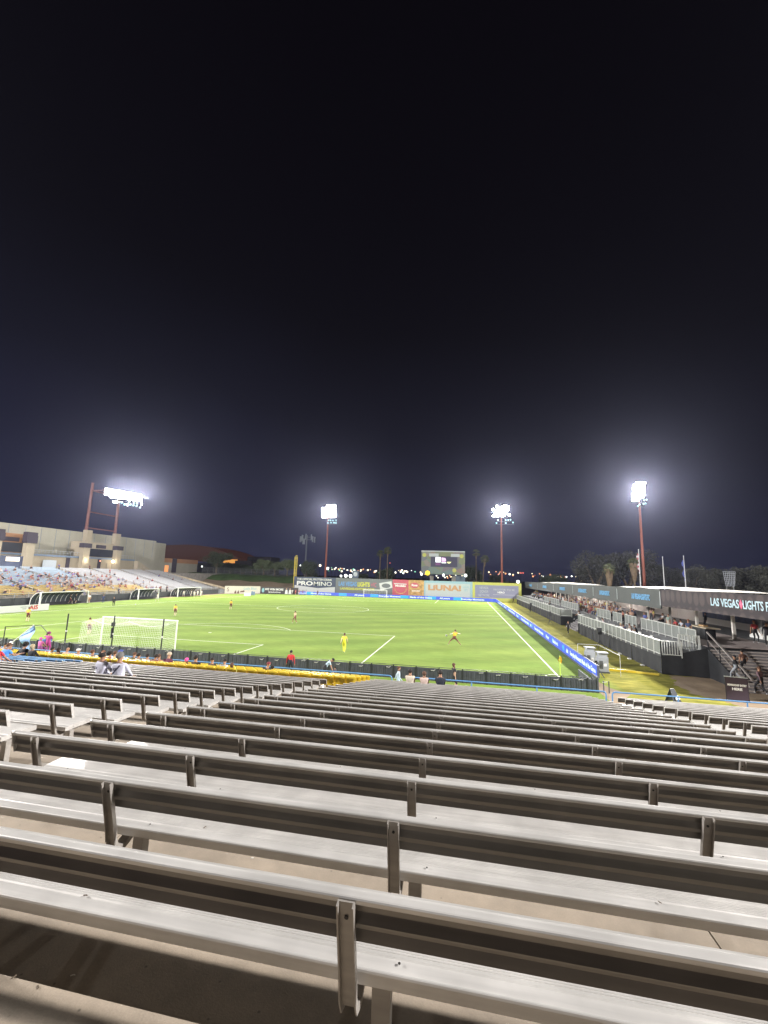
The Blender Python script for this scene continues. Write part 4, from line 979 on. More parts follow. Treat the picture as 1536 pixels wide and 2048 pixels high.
# flagpoles
FP = mat('steel_pole', (.55, .56, .56), .4)
for x, yt, lb_, fc in ((1277, 1100, 'flagpole with a striped flag hanging limp beside the tall light pole', 'usa'), (1325, 1115, 'bare white flagpole right of the tall light pole', None), (1367, 1113, 'flagpole with a dark blue flag hanging limp', 'blue')):
    p = atY(x, yt, 78); t = thing('flagpole', lb_, 'flagpole', (p.x, 78, 0), 0, 'flagpoles behind the tents')
    MB().cyl((0, 0, 0), (0, 0, p.z), .14, .07).ball((0, 0, p.z+.1), .12).build('pole', FP, t)
    if fc:
        b = MB(); n_ = 10
        for i in range(n_):
            z = p.z-.8-i*.48; w_ = .35+.22*math.sin(i*1.3)
            b.add([(0.05, 0, z), (-w_, .1*math.sin(i), z-.1), (-w_*1.05, -.1*math.sin(i+1), z-.55), (.05, 0, z-.48)], [(0, 1, 2, 3)], (i % 2) if fc == 'usa' else 0)
        b.build('flag', [mat('flag_red', (.35, .10, .11), .7), mat('flag_white', (.5, .48, .48), .7)] if fc == 'usa' else mat('flag_blue', (.05, .07, .25), .7), t)
# wire basket like sign frame at right
p = atY(1458, 1143, 62); t = thing('sign_frame', 'grey trapezoid lattice sign frame behind the tents at right', 'sign frame', (p.x, 62, 0))
b = MB(); zt_ = p.z; zb_ = atY(1458, 1172, 62).z
for i in range(7):
    f = i/6; b.bar((-1.05+2.1*f, 0, zt_), (-.75+1.5*f, 0, zb_), .05)
for j in range(8):
    f = j/7; w_ = 1.05-.3*f; b.bar((-w_, 0, zt_+(zb_-zt_)*f), (w_, 0, zt_+(zb_-zt_)*f), .05)
b.build('lattice', mat('lattice_grey', (.28, .30, .33), .5), t); MB().bar((-.6, .1, 0), (-.6, .1, zb_), .1).bar((.6, .1, 0), (.6, .1, zb_), .1).build('post', LINK, t)

# ------------------------------------------------------------------ city lights
rnd = random.Random(11)
LC = [mat('city_white', (1, 1, 1), .5, emit=(.95, 1, .92), es=3), mat('city_warm', (1, .9, .7), .5, emit=(1, .85, .55), es=2.6), mat('city_orange', (1, .6, .3), .5, emit=(1, .42, .18), es=1.6), mat('city_green', (.5, 1, .7), .5, emit=(.35, .95, .6), es=1.4), mat('city_red', (1, .3, .3), .5, emit=(.9, .15, .12), es=1.2)]
for m in LC: m.cycles.emission_sampling = 'NONE'
cm = {}
def citylight(x, y, r_px, ci, Y, label='small distant street lamp twinkling on the horizon', group='distant city street lamps'):
    p = atY(x, y, Y); r = r_px*(Y-CY)/850*.5
    key = (ci, round(r, 1))
    if key not in cm: cm[key] = MB().ball((0, 0, 0), r, nu=8, nv=6).mesh('lamp_head', LC[ci])
    if 'pole' not in cm: cm['pole'] = MB().cyl((0, 0, -1), (0, 0, 0), .15, n=5).mesh('pole', DK)
    t = thing('street_lamp', label, 'street lamp', (p.x, Y, 0), 0, group)
    inst('lamp_head', cm[key], t, (0, 0, p.z)); inst('pole', cm['pole'], t, (0, 0, p.z), (0, 0, 0), (1, 1, max(.5, p.z)))
for i in range(62):
    x = rnd.uniform(655, 760) if i % 3 else rnd.uniform(785, 850); y = 1137+(x-655)*.03+rnd.uniform(-2, 5)
    citylight(x, y, rnd.uniform(1.6, 3.8), rnd.choice([0, 0, 1, 1, 3, 2]), rnd.choice([420, 520, 640]))
for i in range(20):
    x = rnd.uniform(860, 935); y = rnd.uniform(1149, 1156); citylight(x, y, rnd.uniform(1.2, 2.6), rnd.choice([0, 1, 2]), 300)
for i in range(40):
    x = rnd.uniform(975, 1195); y = 1144+(x-975)*.045+rnd.uniform(-2, 5); citylight(x, y, rnd.uniform(1.4, 3.2), rnd.choice([0, 1, 2, 2, 1, 4]), rnd.choice([420, 520]))
for i in range(12):
    x = rnd.uniform(1140, 1185); y = rnd.uniform(1161, 1165); citylight(x, y, rnd.uniform(1.0, 2.2), 1, 420)
for k_, (x, y, r_, ci, lb_) in enumerate(((682, 1152, 4.6, 0, 'bright round lamp, leftmost of the three above the wall'), (691.5, 1151.5, 6.2, 0, 'bright round lamp, middle of the three above the wall'), (701, 1152, 6.2, 0, 'bright round lamp beside the small square sign'), (843, 1148.5, 4.5, 0, 'bright lamp at the lower left corner of the scoreboard'), (855, 1146, 9.5, 1, 'large yellow lamp in front of the scoreboard'), (887, 1150, 5, 0, 'bright lamp under the middle of the scoreboard'), (931, 1151, 5.5, 0, 'bright lamp at the lower right corner of the scoreboard'), (1036, 1163.5, 5.6, 0, 'bright round lamp at the right end of the yellow advert'), (601, 1131, 3.6, 0, 'lamp in the tree right of the foul pole'), (640, 1131, 5, 1, 'warm lamp pair left of the light pole'), (655, 1137, 6, 0, 'bright lamp just right of the light pole'), (404, 1133, 3, 0, 'small white lamp at the annexe corner'), (780, 1126, 2.4, 4, 'red beacon between palms and scoreboard'))):
    if ci == 1 and r_ > 9: LC.append(mat('city_yellow', (1, .8, .1), .5, emit=(1, .68, .03), es=1.4)); ci = 5
    citylight(x, y, r_, ci, 118 if 840 < x < 1040 or 680 < x < 702 else 260, lb_, 'bright lamps above the outfield wall')
# ------------------------------------------------------------------ right side: stages, tents, stairs
SK = mat('black_skirt', (.022, .024, .028), .75, var=.35, vscale=1.2, bump=.5, bscale=2); DECK = mat('dark_deck', (.085, .09, .095), .6, var=.3, vscale=1.0); DECKL = mat('pale_deck', (.56, .48, .46), .6, var=.12, vscale=1)
RAILW = mat('white_rail', (.62, .64, .62), .4); MESHW = mat('white_mesh', (.23, .25, .24), .6, var=.1, vscale=1.5, alpha=.78)
FX = 43.1
root = thing('spectator_platform', 'long low black-skirted platform with steps along the right of the pitch', 'platform', (FX, 0, 0))
MB().box((.05, 3.8, 1.28), (3.0, 28.6, 1.40)).box((.05, 39.5, 1.28), (3.0, 98, 1.40)).build('lower_deck', DECK, root)
def wavy(x0, y0, x1, y1, z0, z1, nm='skirt', n=None, par=None, m=SK, topslope=None):
    d = Vector((x1-x0, y1-y0, 0)); L_ = d.length; n = n or int(L_/.3); nrm = Vector((-d.y, d.x, 0)).normalized()
    vs = []; fs = []
    for i in range(n+1):
        u = i/n; p = Vector((x0, y0, 0))+d*u; w_ = .03*math.sin(u*L_*4.1)+.02*math.sin(u*L_*9.7+1)
        zt_ = z1 if topslope is None else z1+(topslope-z1)*u
        vs += [tuple(p+nrm*(w_*1.8)+Vector((0, 0, z0))), tuple(p+nrm*w_+Vector((0, 0, (z0+zt_)/2))), tuple(p+Vector((0, 0, zt_)))]
    for i in range(n):
        for j in range(2): a = i*3+j; fs.append((a, a+3, a+4, a+1))
    return MB().add(vs, fs).build(nm, m, par or root, smooth=True)
y = 3.8
while y < 28: wavy(0, y, 0, min(y+6.1, 28.6), .02, 1.28); y += 6.1
y = 39.5
while y < 97: wavy(0, y, 0, min(y+6.1, 98), .02, 1.28); y += 6.1
# upper deck with tier steps
MB().box((2.8, 3.7, 0), (22, 110, 2.25)).build('upper_deck', DECK, root)
MB().box((3.2, 3.55, 2.252), (9.5, 15.0, 2.27)).build('deck_carpet', DECKL, root)
MB().box((1.9, 14.8, 1.41), (2.78, 28.6, 1.82)).box((1.9, 39.5, 1.41), (2.78, 98, 1.82)).build('tier_step', DECK, root)
wavy(0, 3.78, 3.1, 3.3, .02, 1.3, topslope=2.2); wavy(3.1, 3.4, 3.1, 3.41, .02, 2.2, n=2)
# infill stair in the gap of the front
for i in range(7): MB().box((.3+.35*i, 31.2, 0), (.64+.35*i, 37.4, .2+.2*i)).build('stair_step', mat('grey_step', (.22, .21, .22), .6), root)
wavy(0, 28.7, 2.4, 28.7, .02, 1.3); wavy(2.4, 39.4, 0, 39.4, .02, 1.3)

def fence_run(p0, p1, z, label, h=1.08, panel=True, step=1.25, group='white mesh railings on the right platforms', slope=0):
    p0, p1 = Vector((*p0, z)), Vector((*p1, z+slope)); d = p1-p0; n = max(1, round(d.length/step)); t = thing('platform_railing', label, 'railing', p0, 0, group)
    for i in range(n+1):
        p = d*i/n; MB().box((p.x-.03, p.y-.03, p.z-.12), (p.x+.03, p.y+.03, p.z+h)).build('post', RAILW, t)
    MB().bar((0, 0, h), d+Vector((0, 0, h)), .07, .05).build('top_rail', RAILW, t); MB().bar((0, 0, .08), d+Vector((0, 0, .08)), .05, .05).build('bottom_rail', RAILW, t)
    nb = int(d.length/.11)
    for i in range(n):
        a, c = d*i/n, d*(i+1)/n; dn = d.normalized()*.04
        if panel:
            MB().bar(a+dn+Vector((0, 0, h/2+.04)), c-dn+Vector((0, 0, h/2+.04)), .012, h-.16).build('mesh_panel', MESHW, t)
    if not panel:
        nb = int(d.length/.16); b = MB()
        for i in range(nb): q = d*(i+.5)/nb; b.bar(q+Vector((0, 0, .1)), q+Vector((0, 0, h)), .035)
        b.build('balusters', RAILW, t)
    return t
fence_run((FX, 3.8), (FX, 28.6), 1.42, 'white mesh railing along the near lower platform')
fence_run((FX, 3.8), (FX+1.35, 3.55), 1.42, 'short white baluster railing at the near end of the lower platform', panel=False)
fence_run((FX, 39.5), (FX, 98), 1.42, 'white mesh railing along the far lower platform', step=2.4)
fence_run((FX, 28.6), (FX+1.6, 29.4), 1.42, 'short white railing right of the gap stair', panel=False); fence_run((FX, 39.5), (FX+1.6, 39.0), 1.42, 'short white railing left of the gap stair')
fence_run((45.9, 4.4), (45.9, 15.0), 2.28, 'white mesh railing along the near upper platform'); fence_run((44.6, 4.3), (45.9, 3.9), 1.9, 'white baluster railing between the lower and upper platforms', panel=False, step=.8)
fence_run((45.9, 16.3), (45.9, 19.5), 2.28, 'first white railing piece in the seating tiers'); fence_run((45.9, 20.6), (45.9, 23.5), 2.28, 'second white railing piece in the seating tiers'); fence_run((45.9, 24.5), (45.9, 30), 2.28, 'third white railing piece in the seating tiers')
fence_run((45.9, 40), (45.9, 52), 2.28, 'fourth white railing piece in the seating tiers'); fence_run((45.9, 54), (45.9, 70), 2.28, 'fifth white railing piece in the seating tiers', step=2.4); fence_run((50.9, 2.9), (54, 2.5), 2.28, 'white railing right of the wide stairs', panel=False)

# fascia
FXX = 48.0; FZ0, FZ1 = 4.35, 6.36
FAS = mat('grey_fascia', (.072, .080, .080), .7, var=.12, vscale=.8); FAP = bpy.data.materials.new('purple_pattern')
FAP.use_nodes = True; t_ = FAP.node_tree; b_ = t_.nodes['Principled BSDF']; cc = t_.nodes.new('ShaderNodeTexCoord'); mpp = t_.nodes.new('ShaderNodeMapping'); mpp.inputs['Scale'].default_value = (1, 1.0, .75)
vv = t_.nodes.new('ShaderNodeTexVoronoi'); vv.inputs['Scale'].default_value = .95; vv.inputs['Randomness'].default_value = .15; rr = t_.nodes.new('ShaderNodeValToRGB')
t_.links.new(cc.outputs['Object'], mpp.inputs[0]); t_.links.new(mpp.outputs[0], vv.inputs['Vector']); t_.links.new(vv.outputs['Distance'], rr.inputs[0]); t_.links.new(rr.outputs[0], b_.inputs['Base Color'])
rr.color_ramp.elements[0].position = .34; rr.color_ramp.elements[0].color = (.070, .052, .055, 1); rr.color_ramp.elements[1].position = .46; rr.color_ramp.elements[1].color = (.032, .023, .030, 1); b_.inputs['Roughness'].default_value = .7
BTX = mat('blue_letters', (.16, .42, .74), .5); LTX = mat('pale_blue_letters', (.52, .70, .82), .5); RDX = mat('pink_star', (.75, .12, .25), .5)
ROOFW = mat('white_membrane', (.60, .57, .51), .6); PST = mat('tent_post', (.66, .63, .58), .5); TWALL = mat('tent_wall', (.42, .41, .39), .8, var=.12, vscale=.5)
root = thing('event_tent', 'long row of event tents with a dark banner fascia on the right', 'tent', (FXX, 0, 0))
ys = [15.4, 21.2, 27.0, 32.8, 42, 54, 70, 92, 117]
wy = [15.4, 28.2, 39, 52, 70, 92, 117]
for i, (a, c) in enumerate(zip(wy, wy[1:])):
    MB().box((0, a+.03, FZ0), (.12, c-.03, FZ1)).build('banner', FAS, root)
    MB().box((-.03, a+.0, FZ0+.35), (.0, a+.14, FZ1-.25)).build('banner_crest', PGV, root)
    text('lettering', 'LAS VEGAS+LIGHTS FC', root, (-.03, (a+c)/2-(1.2 if i == 0 else 0), FZ0+.72), .85, BTX, '-X', fit=min(5.2, (c-a)*.42), bold=.035)
MB().box((0, -6, FZ0+.28), (.14, 15.36, FZ1-.05)).build('patterned_banner', FAP, root)
xa, xb = atX(1421, 1205, FXX-.05), atX(1477, 1205, FXX-.05)
zt1 = atX(1450, 1213.5, FXX-.05).z-FZ0
text('lettering', 'LAS VEGAS', root, (-.04, (xa.y+xb.y)/2, FZ0+zt1), .86, LTX, '-X', fit=abs(xa.y-xb.y), bold=.018)
xa2, xb2 = atX(1485, 1205, FXX-.05), atX(1546, 1205, FXX-.05)
text('lettering', 'LIGHTS FC', root, (-.04, (xa2.y+xb2.y)/2, FZ0+zt1), .86, LTX, '-X', fit=abs(xa2.y-xb2.y), bold=.018)
py = (xb.y+xa2.y)/2; MB().prism([(-.04, py, FZ0+.85), (-.04, py-.22, FZ0+1.2), (-.04, py, FZ0+1.55), (-.04, py+.22, FZ0+1.2)], (.03, 0, 0)).build('star', RDX, root)
def dome_roof(y0, y1, hgt, nm='canopy_roof'):
    def f(u, v):
        x = .1+u*8; y = y0+(y1-y0)*v; k_ = math.sin(math.pi*min(1, max(0, v)))**.45; q = math.sin(math.pi*min(1, (u*.9+.1)))**.6
        return (x, y, FZ1-.06+hgt*k_*q+.06*math.sin(v*17)*k_)
    vs, fs = grid(f, 10, 40); MB().add(vs, fs).build(nm, ROOFW, root, smooth=True)
dome_roof(30, 10.5, .22); dome_roof(90, 60, .3)
MB().box((.3, -6, FZ1-.85), (12, 117, FZ1-.75)).build('flat_roof', DK, root)
for y in (-6.5, -1.5, 3.6, 9.2, 15.2, 21, 26.8, 32.6, 40, 48, 56, 66, 78): MB().box((3.0, y-.11, 2.27), (3.22, y+.11, FZ1-.86)).box((2.85, y-.25, 2.27), (3.4, y+.25, 2.33)).build('post', PST, root)
for y in (36, 39, 44, 46, 50, 52, 60, 63, 72): MB().box((.9, y-.06, 2.27), (1.02, y+.06, FZ1-.86)).build('slim_post', PST, root)
MB().box((9.5, -6, 2.25), (9.7, 34, FZ1-.87)).build('back_wall', TWALL, root); MB().box((9.5, 34.1, 2.25), (9.7, 110, FZ1-.87)).build('pale_back_wall', mat('pale_tent_wall', (.50, .48, .45), .8), root)
wavy(9.3, 17, 9.3, 27, 3.0, 5.9, 'dark_drape', par=root, m=mat('blue_drape', (.04, .06, .12), .8, var=.6, vscale=.8)); MB().box((9.3, 12, 2.3), (9.45, 16, 5.6)).build('grey_drape', mat('grey_drape', (.12, .12, .125), .8, var=.4, vscale=.7), root)
# point lights inside the tents (lit tent interior, as the photo shows)
for y, e_ in ((50, 1500), (70, 2200), (32, 700), (88, 1500)):
    l = bpy.data.lights.new('tent_light', 'POINT'); l.energy = e_; l.color = (1, .86, .8); l.shadow_soft_size = .5; o = bpy.data.objects.new('tent_light', l); COL.objects.link(o); o.location = (53, y, 5.2)

# wide stairs at the near end
root = thing('wide_stairs', 'wide grey steps leading up to the near tent platform', 'stairs', (46.2, 3.5, 0))
STG = mat('stair_grey', (.27, .25, .25), .7, var=.15, vscale=1.5); STN = mat('stair_nosing', (.62, .56, .52), .6)
ns_ = 13
for i in range(ns_):
    z = 2.25-(i+1)*2.25/(ns_+1); y = -.02-.33*i
    MB().box((0, y-.33, z-.17), (4.6, y, z)).build('step', STG, root); MB().box((0, y-.345, z-.045), (4.6, y-.331, z+.002)).box((0, y-.345, z+.0022), (4.6, y-.29, z+.006)).build('nosing', STN, root)
MB().prism([(-.08, 0, 0), (-.08, -4.4, 0), (-.08, -4.35, .12), (-.08, 0, 2.24)], (.05, 0, 0)).build('side_skirt', SK, root)
for q, lb_ in ((.05, 'metal stair handrail on the left of the wide stairs'), (4.5, 'metal stair handrail on the right of the wide stairs')):
    t = thing('stair_handrail', lb_, 'handrail', (46.2+q, 3.5, 0), 0, 'handrails of the wide stairs')
    MB().bar((0, 0, 3.35), (0, -3.2, 1.75), .11, .07).bar((0, -3.2, 1.75), (0, -3.5, 1.72), .11, .07).bar((0, -3.5, 1.72), (0, -4.9, .95), .11, .07).build('top_rail', FP if False else mat('steel_rail', (.42, .38, .36), .4, .4), t)
    MB().bar((0, 0, 2.75), (0, -4.6, .45), .05).build('mid_rail', MATS['steel_rail'], t)
    for yy in (0, -1.5, -3.0, -4.2): MB().bar((0, yy, max(0, 2.2+yy*.5)), (0, yy, 3.3+yy*.5), .06).build('post', DK, t)

# table with person, posts etc.
p = Vector((51.3, 9.9, 2.27))
p = atZ(1408, 1277, 2.27)
t = thing('serving_table', 'black-skirted serving table with a wooden top under the tent', 'table', p)
MB().box((-.4, -1.1, 0), (.4, 1.2, .95)).build('skirt', SK, t); MB().box((-.55, -1.6, .95), (.55, 1.35, 1.03)).build('table_top', mat('wood_top', (.50, .42, .30), .5), t)
MB().box((-.1, -.3, 1.03), (.25, .5, 1.15)).build('tray', mat('tray_wood', (.42, .26, .12), .5), t)
# white side table and board at far right
p = atZ(1520, 1278, 2.27); t = thing('white_stand', 'white angled counter beside the man in the red shirt', 'counter', p); MB().prism([(0, -1.2, 0), (0, 1.4, 0), (0, 1.4, .2), (0, -1.2, 1.5)], (.5, 0, 0)).build('panel', WHITE, t)

# chairs and tables on the platforms
CHW = mat('white_resin', (.62, .62, .60), .45)
def chair_mesh():
    return (MB().box((-.22, -.22, .43), (.22, .22, .47)).mesh('seat', CHW), MB().box((.18, -.2, .47), (.22, .2, .9)).box((.17, -.22, .86), (.23, .22, .93)).mesh('backrest', CHW), MB().box((-.02, -.02, 0), (.02, .02, .43)).mesh('leg', CHW))
cs, cb, cl = chair_mesh()
rnd = random.Random(5)
k = 0
for (x, y, z) in [(44.3, 9+2.6*i, 1.4) for i in range(3)]+[(44.6, 60+2.2*i, 1.4) for i in range(12)]+[(47.5, 88+1.6*i, 2.27) for i in range(8)]+[(44.8, 22.3, 1.4), (44.8, 24.6, 1.4), (44.7, 42, 1.4), (44.7, 44, 1.4), (44.8, 26.8, 1.4)]:
    t = thing('folding_chair', f'white resin chair on the right platform, {ordn(k)} of the row', 'chair', (x, y, z), rnd.uniform(-.4, .4), 'white chairs on the right platforms')
    inst('seat', cs, t); inst('backrest', cb, t)
    for a in (-.2, .2):
        for c in (-.2, .2): inst('leg', cl, t, (a, c, 0))
    k += 1
for i, (x, y) in enumerate(((44.6, 21.0), (44.5, 18.3), (44.6, 26), (44.6, 43), (44.7, 47.5), (44.7, 55))):
    t = thing('cloth_table', f'table under a white cloth on the lower platform, {ordn(i)} from the near end', 'table', (x, y, 1.4), 0, 'white cloth tables')
    MB().box((-.42, -.75, .02), (.42, .75, .72)).build('cloth', mat('white_cloth', (.70, .70, .70), .8), t)

# speakers on tripods
for i, (x, y) in enumerate(((1200, 1296), (1100, 1250), (1002+40, 1212))):
    if i == 2: x, y = 1062, 1226
    p = atZ(x, y); t = thing('speaker', ['black speaker on a tripod beside the near platform', 'black speaker on a tripod by the middle of the platform', 'black speaker on a tripod near the far end'][i], 'speaker', p, 0, 'tripod speakers on the right verge')
    MB().cyl((0, 0, .5), (0, 0, 1.45), .03).build('pole', BLKF, t)
    for a in (0, 2.1, 4.2): MB().cyl((0, 0, .8), (.55*math.cos(a), .55*math.sin(a), 0), .02, n=6).build('leg', BLKF, t)
    MB().box((-.2, -.22, 1.4), (.2, .22, 2.1)).box((-.22, -.2, 1.45), (-.2, .2, 2.05)).build('cabinet', BLKF, t)
# grey power boxes behind the board
GB = mat('grey_cabinet', (.32, .34, .37), .5, var=.05); GBD = mat('cabinet_dark', (.08, .085, .09), .5)
for i, (dx, dy, h, lb_) in enumerate(((38.35, 5.4, 1.15, 'grey electrical box behind the blue board, farther one'), (38.6, 3.0, 1.15, 'grey electrical box behind the blue board, nearer one'))):
    t = thing('power_box', lb_, 'electrical box', (dx, dy, 0), 0, 'grey boxes behind the board')
    MB().box((-.35, -.35, .12), (.35, .35, h)).build('cabinet', GB, t); MB().box((-.3, -.3, h+.002), (.3, .3, h+.30)).box((-.38, -.38, h+.30), (.38, .38, h+.36)).build('cap', GB, t)
    MB().box((-.3, -.36, .3), (-.05, -.352, .9)).build('vent', GBD, t); MB().box((.0, -.36, .5), (.2, -.352, .7)).build('label_plate', WHITE, t); MB().box((-.4, -.4, 0), (.4, .4, .118)).build('pallet', GBD, t)
    MB().tube([(-.36, .1, .8), (-.5, .1, .7), (-.55, .1, .3), (-.5, .0, .05)], .05, 6).build('cable', BLKF, t)
t = thing('barrier_frame', 'thin pale mesh frame around the grey boxes', 'frame', (38.6, 4, 0))
b = MB()
for a, c in (((-.8, 3), (.9, 3)), ((.9, 3), (.9, -2.2))):
    b.bar((*a, 1.5), (*c, 1.5), .025); b.bar((*a, 0), (*a, 1.5), .025); b.bar((*c, 0), (*c, 1.5), .025)
b.build('frame', FP, t)
# yellow foul pole padding lying on the grass
a, c = atZ(1217, 1341), atZ(1318, 1351); t = thing('yellow_beam', 'long yellow beam lying on the grass right of the boxes', 'beam', a)
d = c-a; MB().bar((0, 0, .09), d*.55+Vector((0, 0, .09)), .16, .16).build('beam_section', YEL, t); MB().bar(d*.56+Vector((0, 0, .08)), d+Vector((0, 0, .08)), .14, .14).build('beam_section', FY2, t)
for x, y in ((1259, 1318), (1285, 1331), (1240, 1308)):
    p = atZ(x, y); tag(MB().box((-.12, -.2, 0), (.12, .2, .08)).build('anchor_block', WHITE, loc=p), f'small white block at the foot of the skirt, at {["the middle", "the near end", "the far end"][[1259, 1285, 1240].index(x)]}', 'block', 'white blocks by the skirt')
# signs
p0 = atZ(1476, 1402, 0); t = thing('entry_sign', 'black banner sign reading HERE at the foot of the stairs', 'sign', p0, R(-10))
MB().box((-.55, -.03, .05), (.55, .0, 1.35)).build('banner', mat('plum_banner', (.045, .03, .045), .6), t)
for q in (-.56, .56): MB().bar((q, 0, 0), (q, 0, 1.4), .03).build('post', BLKF, t)
MB().box((-.6, -.02, 1.36), (.6, .02, 1.4)).build('top_bar', PGV, t)
text('lettering', 'MEMBERSHIP ENTRY', t, (0, -.036, .86), .16, WT, rotz=0, fit=.95, bold=.03); text('lettering', 'HERE', t, (0, -.036, .62), .2, WT, rotz=0, fit=.5, bold=.03)
p0 = atZ(1347, 1404, 0); t = thing('sandwich_board', 'small black sandwich board on the grass behind the blue rail', 'sign', p0, R(25))
for s_ in (-1, 1): MB().prism([(-.3, s_*.28, 0), (.3, s_*.28, 0), (.08, 0, .75), (-.2, 0, .75)], (0, s_*.03, 0)).build('board', mat('black_board', (.03, .035, .045), .5), t)
MB().add([(-.15, -.33, .2), (.15, -.33, .25), (.1, -.23, .42), (-.12, -.24, .38)], [(0, 1, 2, 3)]).build('print', WT, t)

# ------------------------------------------------------------------ team shelters on the left touchline
SHG = mat('shelter_cover', (.06, .07, .08), .3)
for i, (xa, xb, y, lb_) in enumerate(((79, 174, 1208, 'long white-framed team shelter nearest on the left touchline'), (276, 316, 1199, 'small white-framed officials shelter between the team shelters'), (355, 400, 1193, 'white-framed team shelter farthest along the left touchline'))):
    X_ = -44.4; ya, yb = atX(xa, y, X_).y, atX(xb, y-2, X_).y; L_ = yb-ya
    t = thing('team_shelter', lb_, 'shelter', (X_, ya, 0), 0, 'team shelters on the left touchline')
    for q in (0, L_): MB().box((-.09, q-.09, 0), (.09, q+.09, 2.3)).build('post', WHITE, t)
    MB().box((-.07, 0, 2.22), (.07, L_, 2.36)).build('front_beam', WHITE, t); MB().box((-2.1, 0, 1.2), (-2.03, L_, 1.28)).build('rear_beam', WHITE, t)
    n_ = max(2, round(L_/1.0)); 
    for k in range(n_+1):
        b = MB(); pv = None
        for j in range(7):
            a = math.pi/2*j/6; q = (-2.1*math.sin(a), L_*k/n_, 2.3*math.cos(a)**.8 if j < 6 else 0)
            if pv: b.bar(pv, q, .06)
            pv = q
        b.build('rib', WHITE, t)
    vs, fs = [], []
    for j in range(7):
        a = math.pi/2*j/6; vs += [(-2.1*math.sin(a)-.04, 0, 2.26*math.cos(a)**.8 if j < 6 else 0), (-2.1*math.sin(a)-.04, L_, 2.26*math.cos(a)**.8 if j < 6 else 0)]
    for j in range(6): fs.append((2*j, 2*j+1, 2*j+3, 2*j+2))
    MB().add(vs, fs).build('cover', SHG, t); MB().box((-1.6, .3, 0), (-1.1, L_-.3, .45)).build('team_bench', DK, t)

# ------------------------------------------------------------------ banner frame and flags at the far left
t = thing('banner_frame', 'thin black pipe frame standing at the far left wall', 'frame', (0, 0, 0))
a, c = atY(8, 1272, WY-.5), atY(94, 1270, WY-.5)
b = MB().bar((a.x, WY-.5, 0), (a.x, WY-.5, 1.85), .05).bar((c.x, WY-.5, 0), (c.x, WY-.5, 1.6), .06).bar((a.x, WY-.5, 1.85), ((a.x+c.x)/2, WY+.7, 1.95), .04).bar(((a.x+c.x)/2, WY+.7, 1.95), (c.x, WY-.5, 1.6), .04).build('frame', BLKF, t)
FLB = mat('light_blue_flag', (.30, .48, .80), .7, var=.5, vscale=1.4); 
p1 = atY(22, 1287, -6.5); p2 = atY(68, 1250, -6.5)
t = thing('waving_flag', 'light blue flag waving on a white pole at the far left', 'flag', p1)
d = p2-p1; MB().cyl((0, 0, 0), d, .035).ball((0, 0, 0), .16, .1, .16).build('pole', WHITE, t)
def ff(u, v): 
    q = d*(1-.55*v*(1-.0)) ; return tuple(d*(1-.62*u)+Vector((.05*math.sin(v*6)+.0, .12*math.sin(v*7+u*3), -v*(1.55-.5*u)))+Vector((v*.3*u*2, 0, 0)))
vs, fs = grid(ff, 8, 10); MB().add(vs, fs).build('cloth', FLB, t, smooth=True)
p = atY(94, 1287, -3.6); t = thing('blue_banner', 'blue banner hung over the wall left of the near goal', 'banner', p)
MB().prism([(-1.1, 0, .05), (.35, 0, -.1), (.4, 0, .45), (-.9, 0, .25)], (0, .03, 0)).build('cloth', mat('royal_blue_cloth', (.10, .18, .55), .7), t)
# ------------------------------------------------------------------ thin night haze that carries the glow of the lamps
hm = bpy.data.materials.new('haze_air'); hm.use_nodes = True; t_ = hm.node_tree; t_.nodes.clear()
pv_ = t_.nodes.new('ShaderNodeVolumePrincipled'); pv_.inputs['Color'].default_value = (.66, .70, 1, 1); pv_.inputs['Density'].default_value = .00009; pv_.inputs['Anisotropy'].default_value = .85
ou = t_.nodes.new('ShaderNodeOutputMaterial'); t_.links.new(pv_.outputs[0], ou.inputs['Volume'])
o = MB().box((-1510, -310, -1), (1510, 2510, 60)).build('haze', hm); o['kind'] = 'stuff'
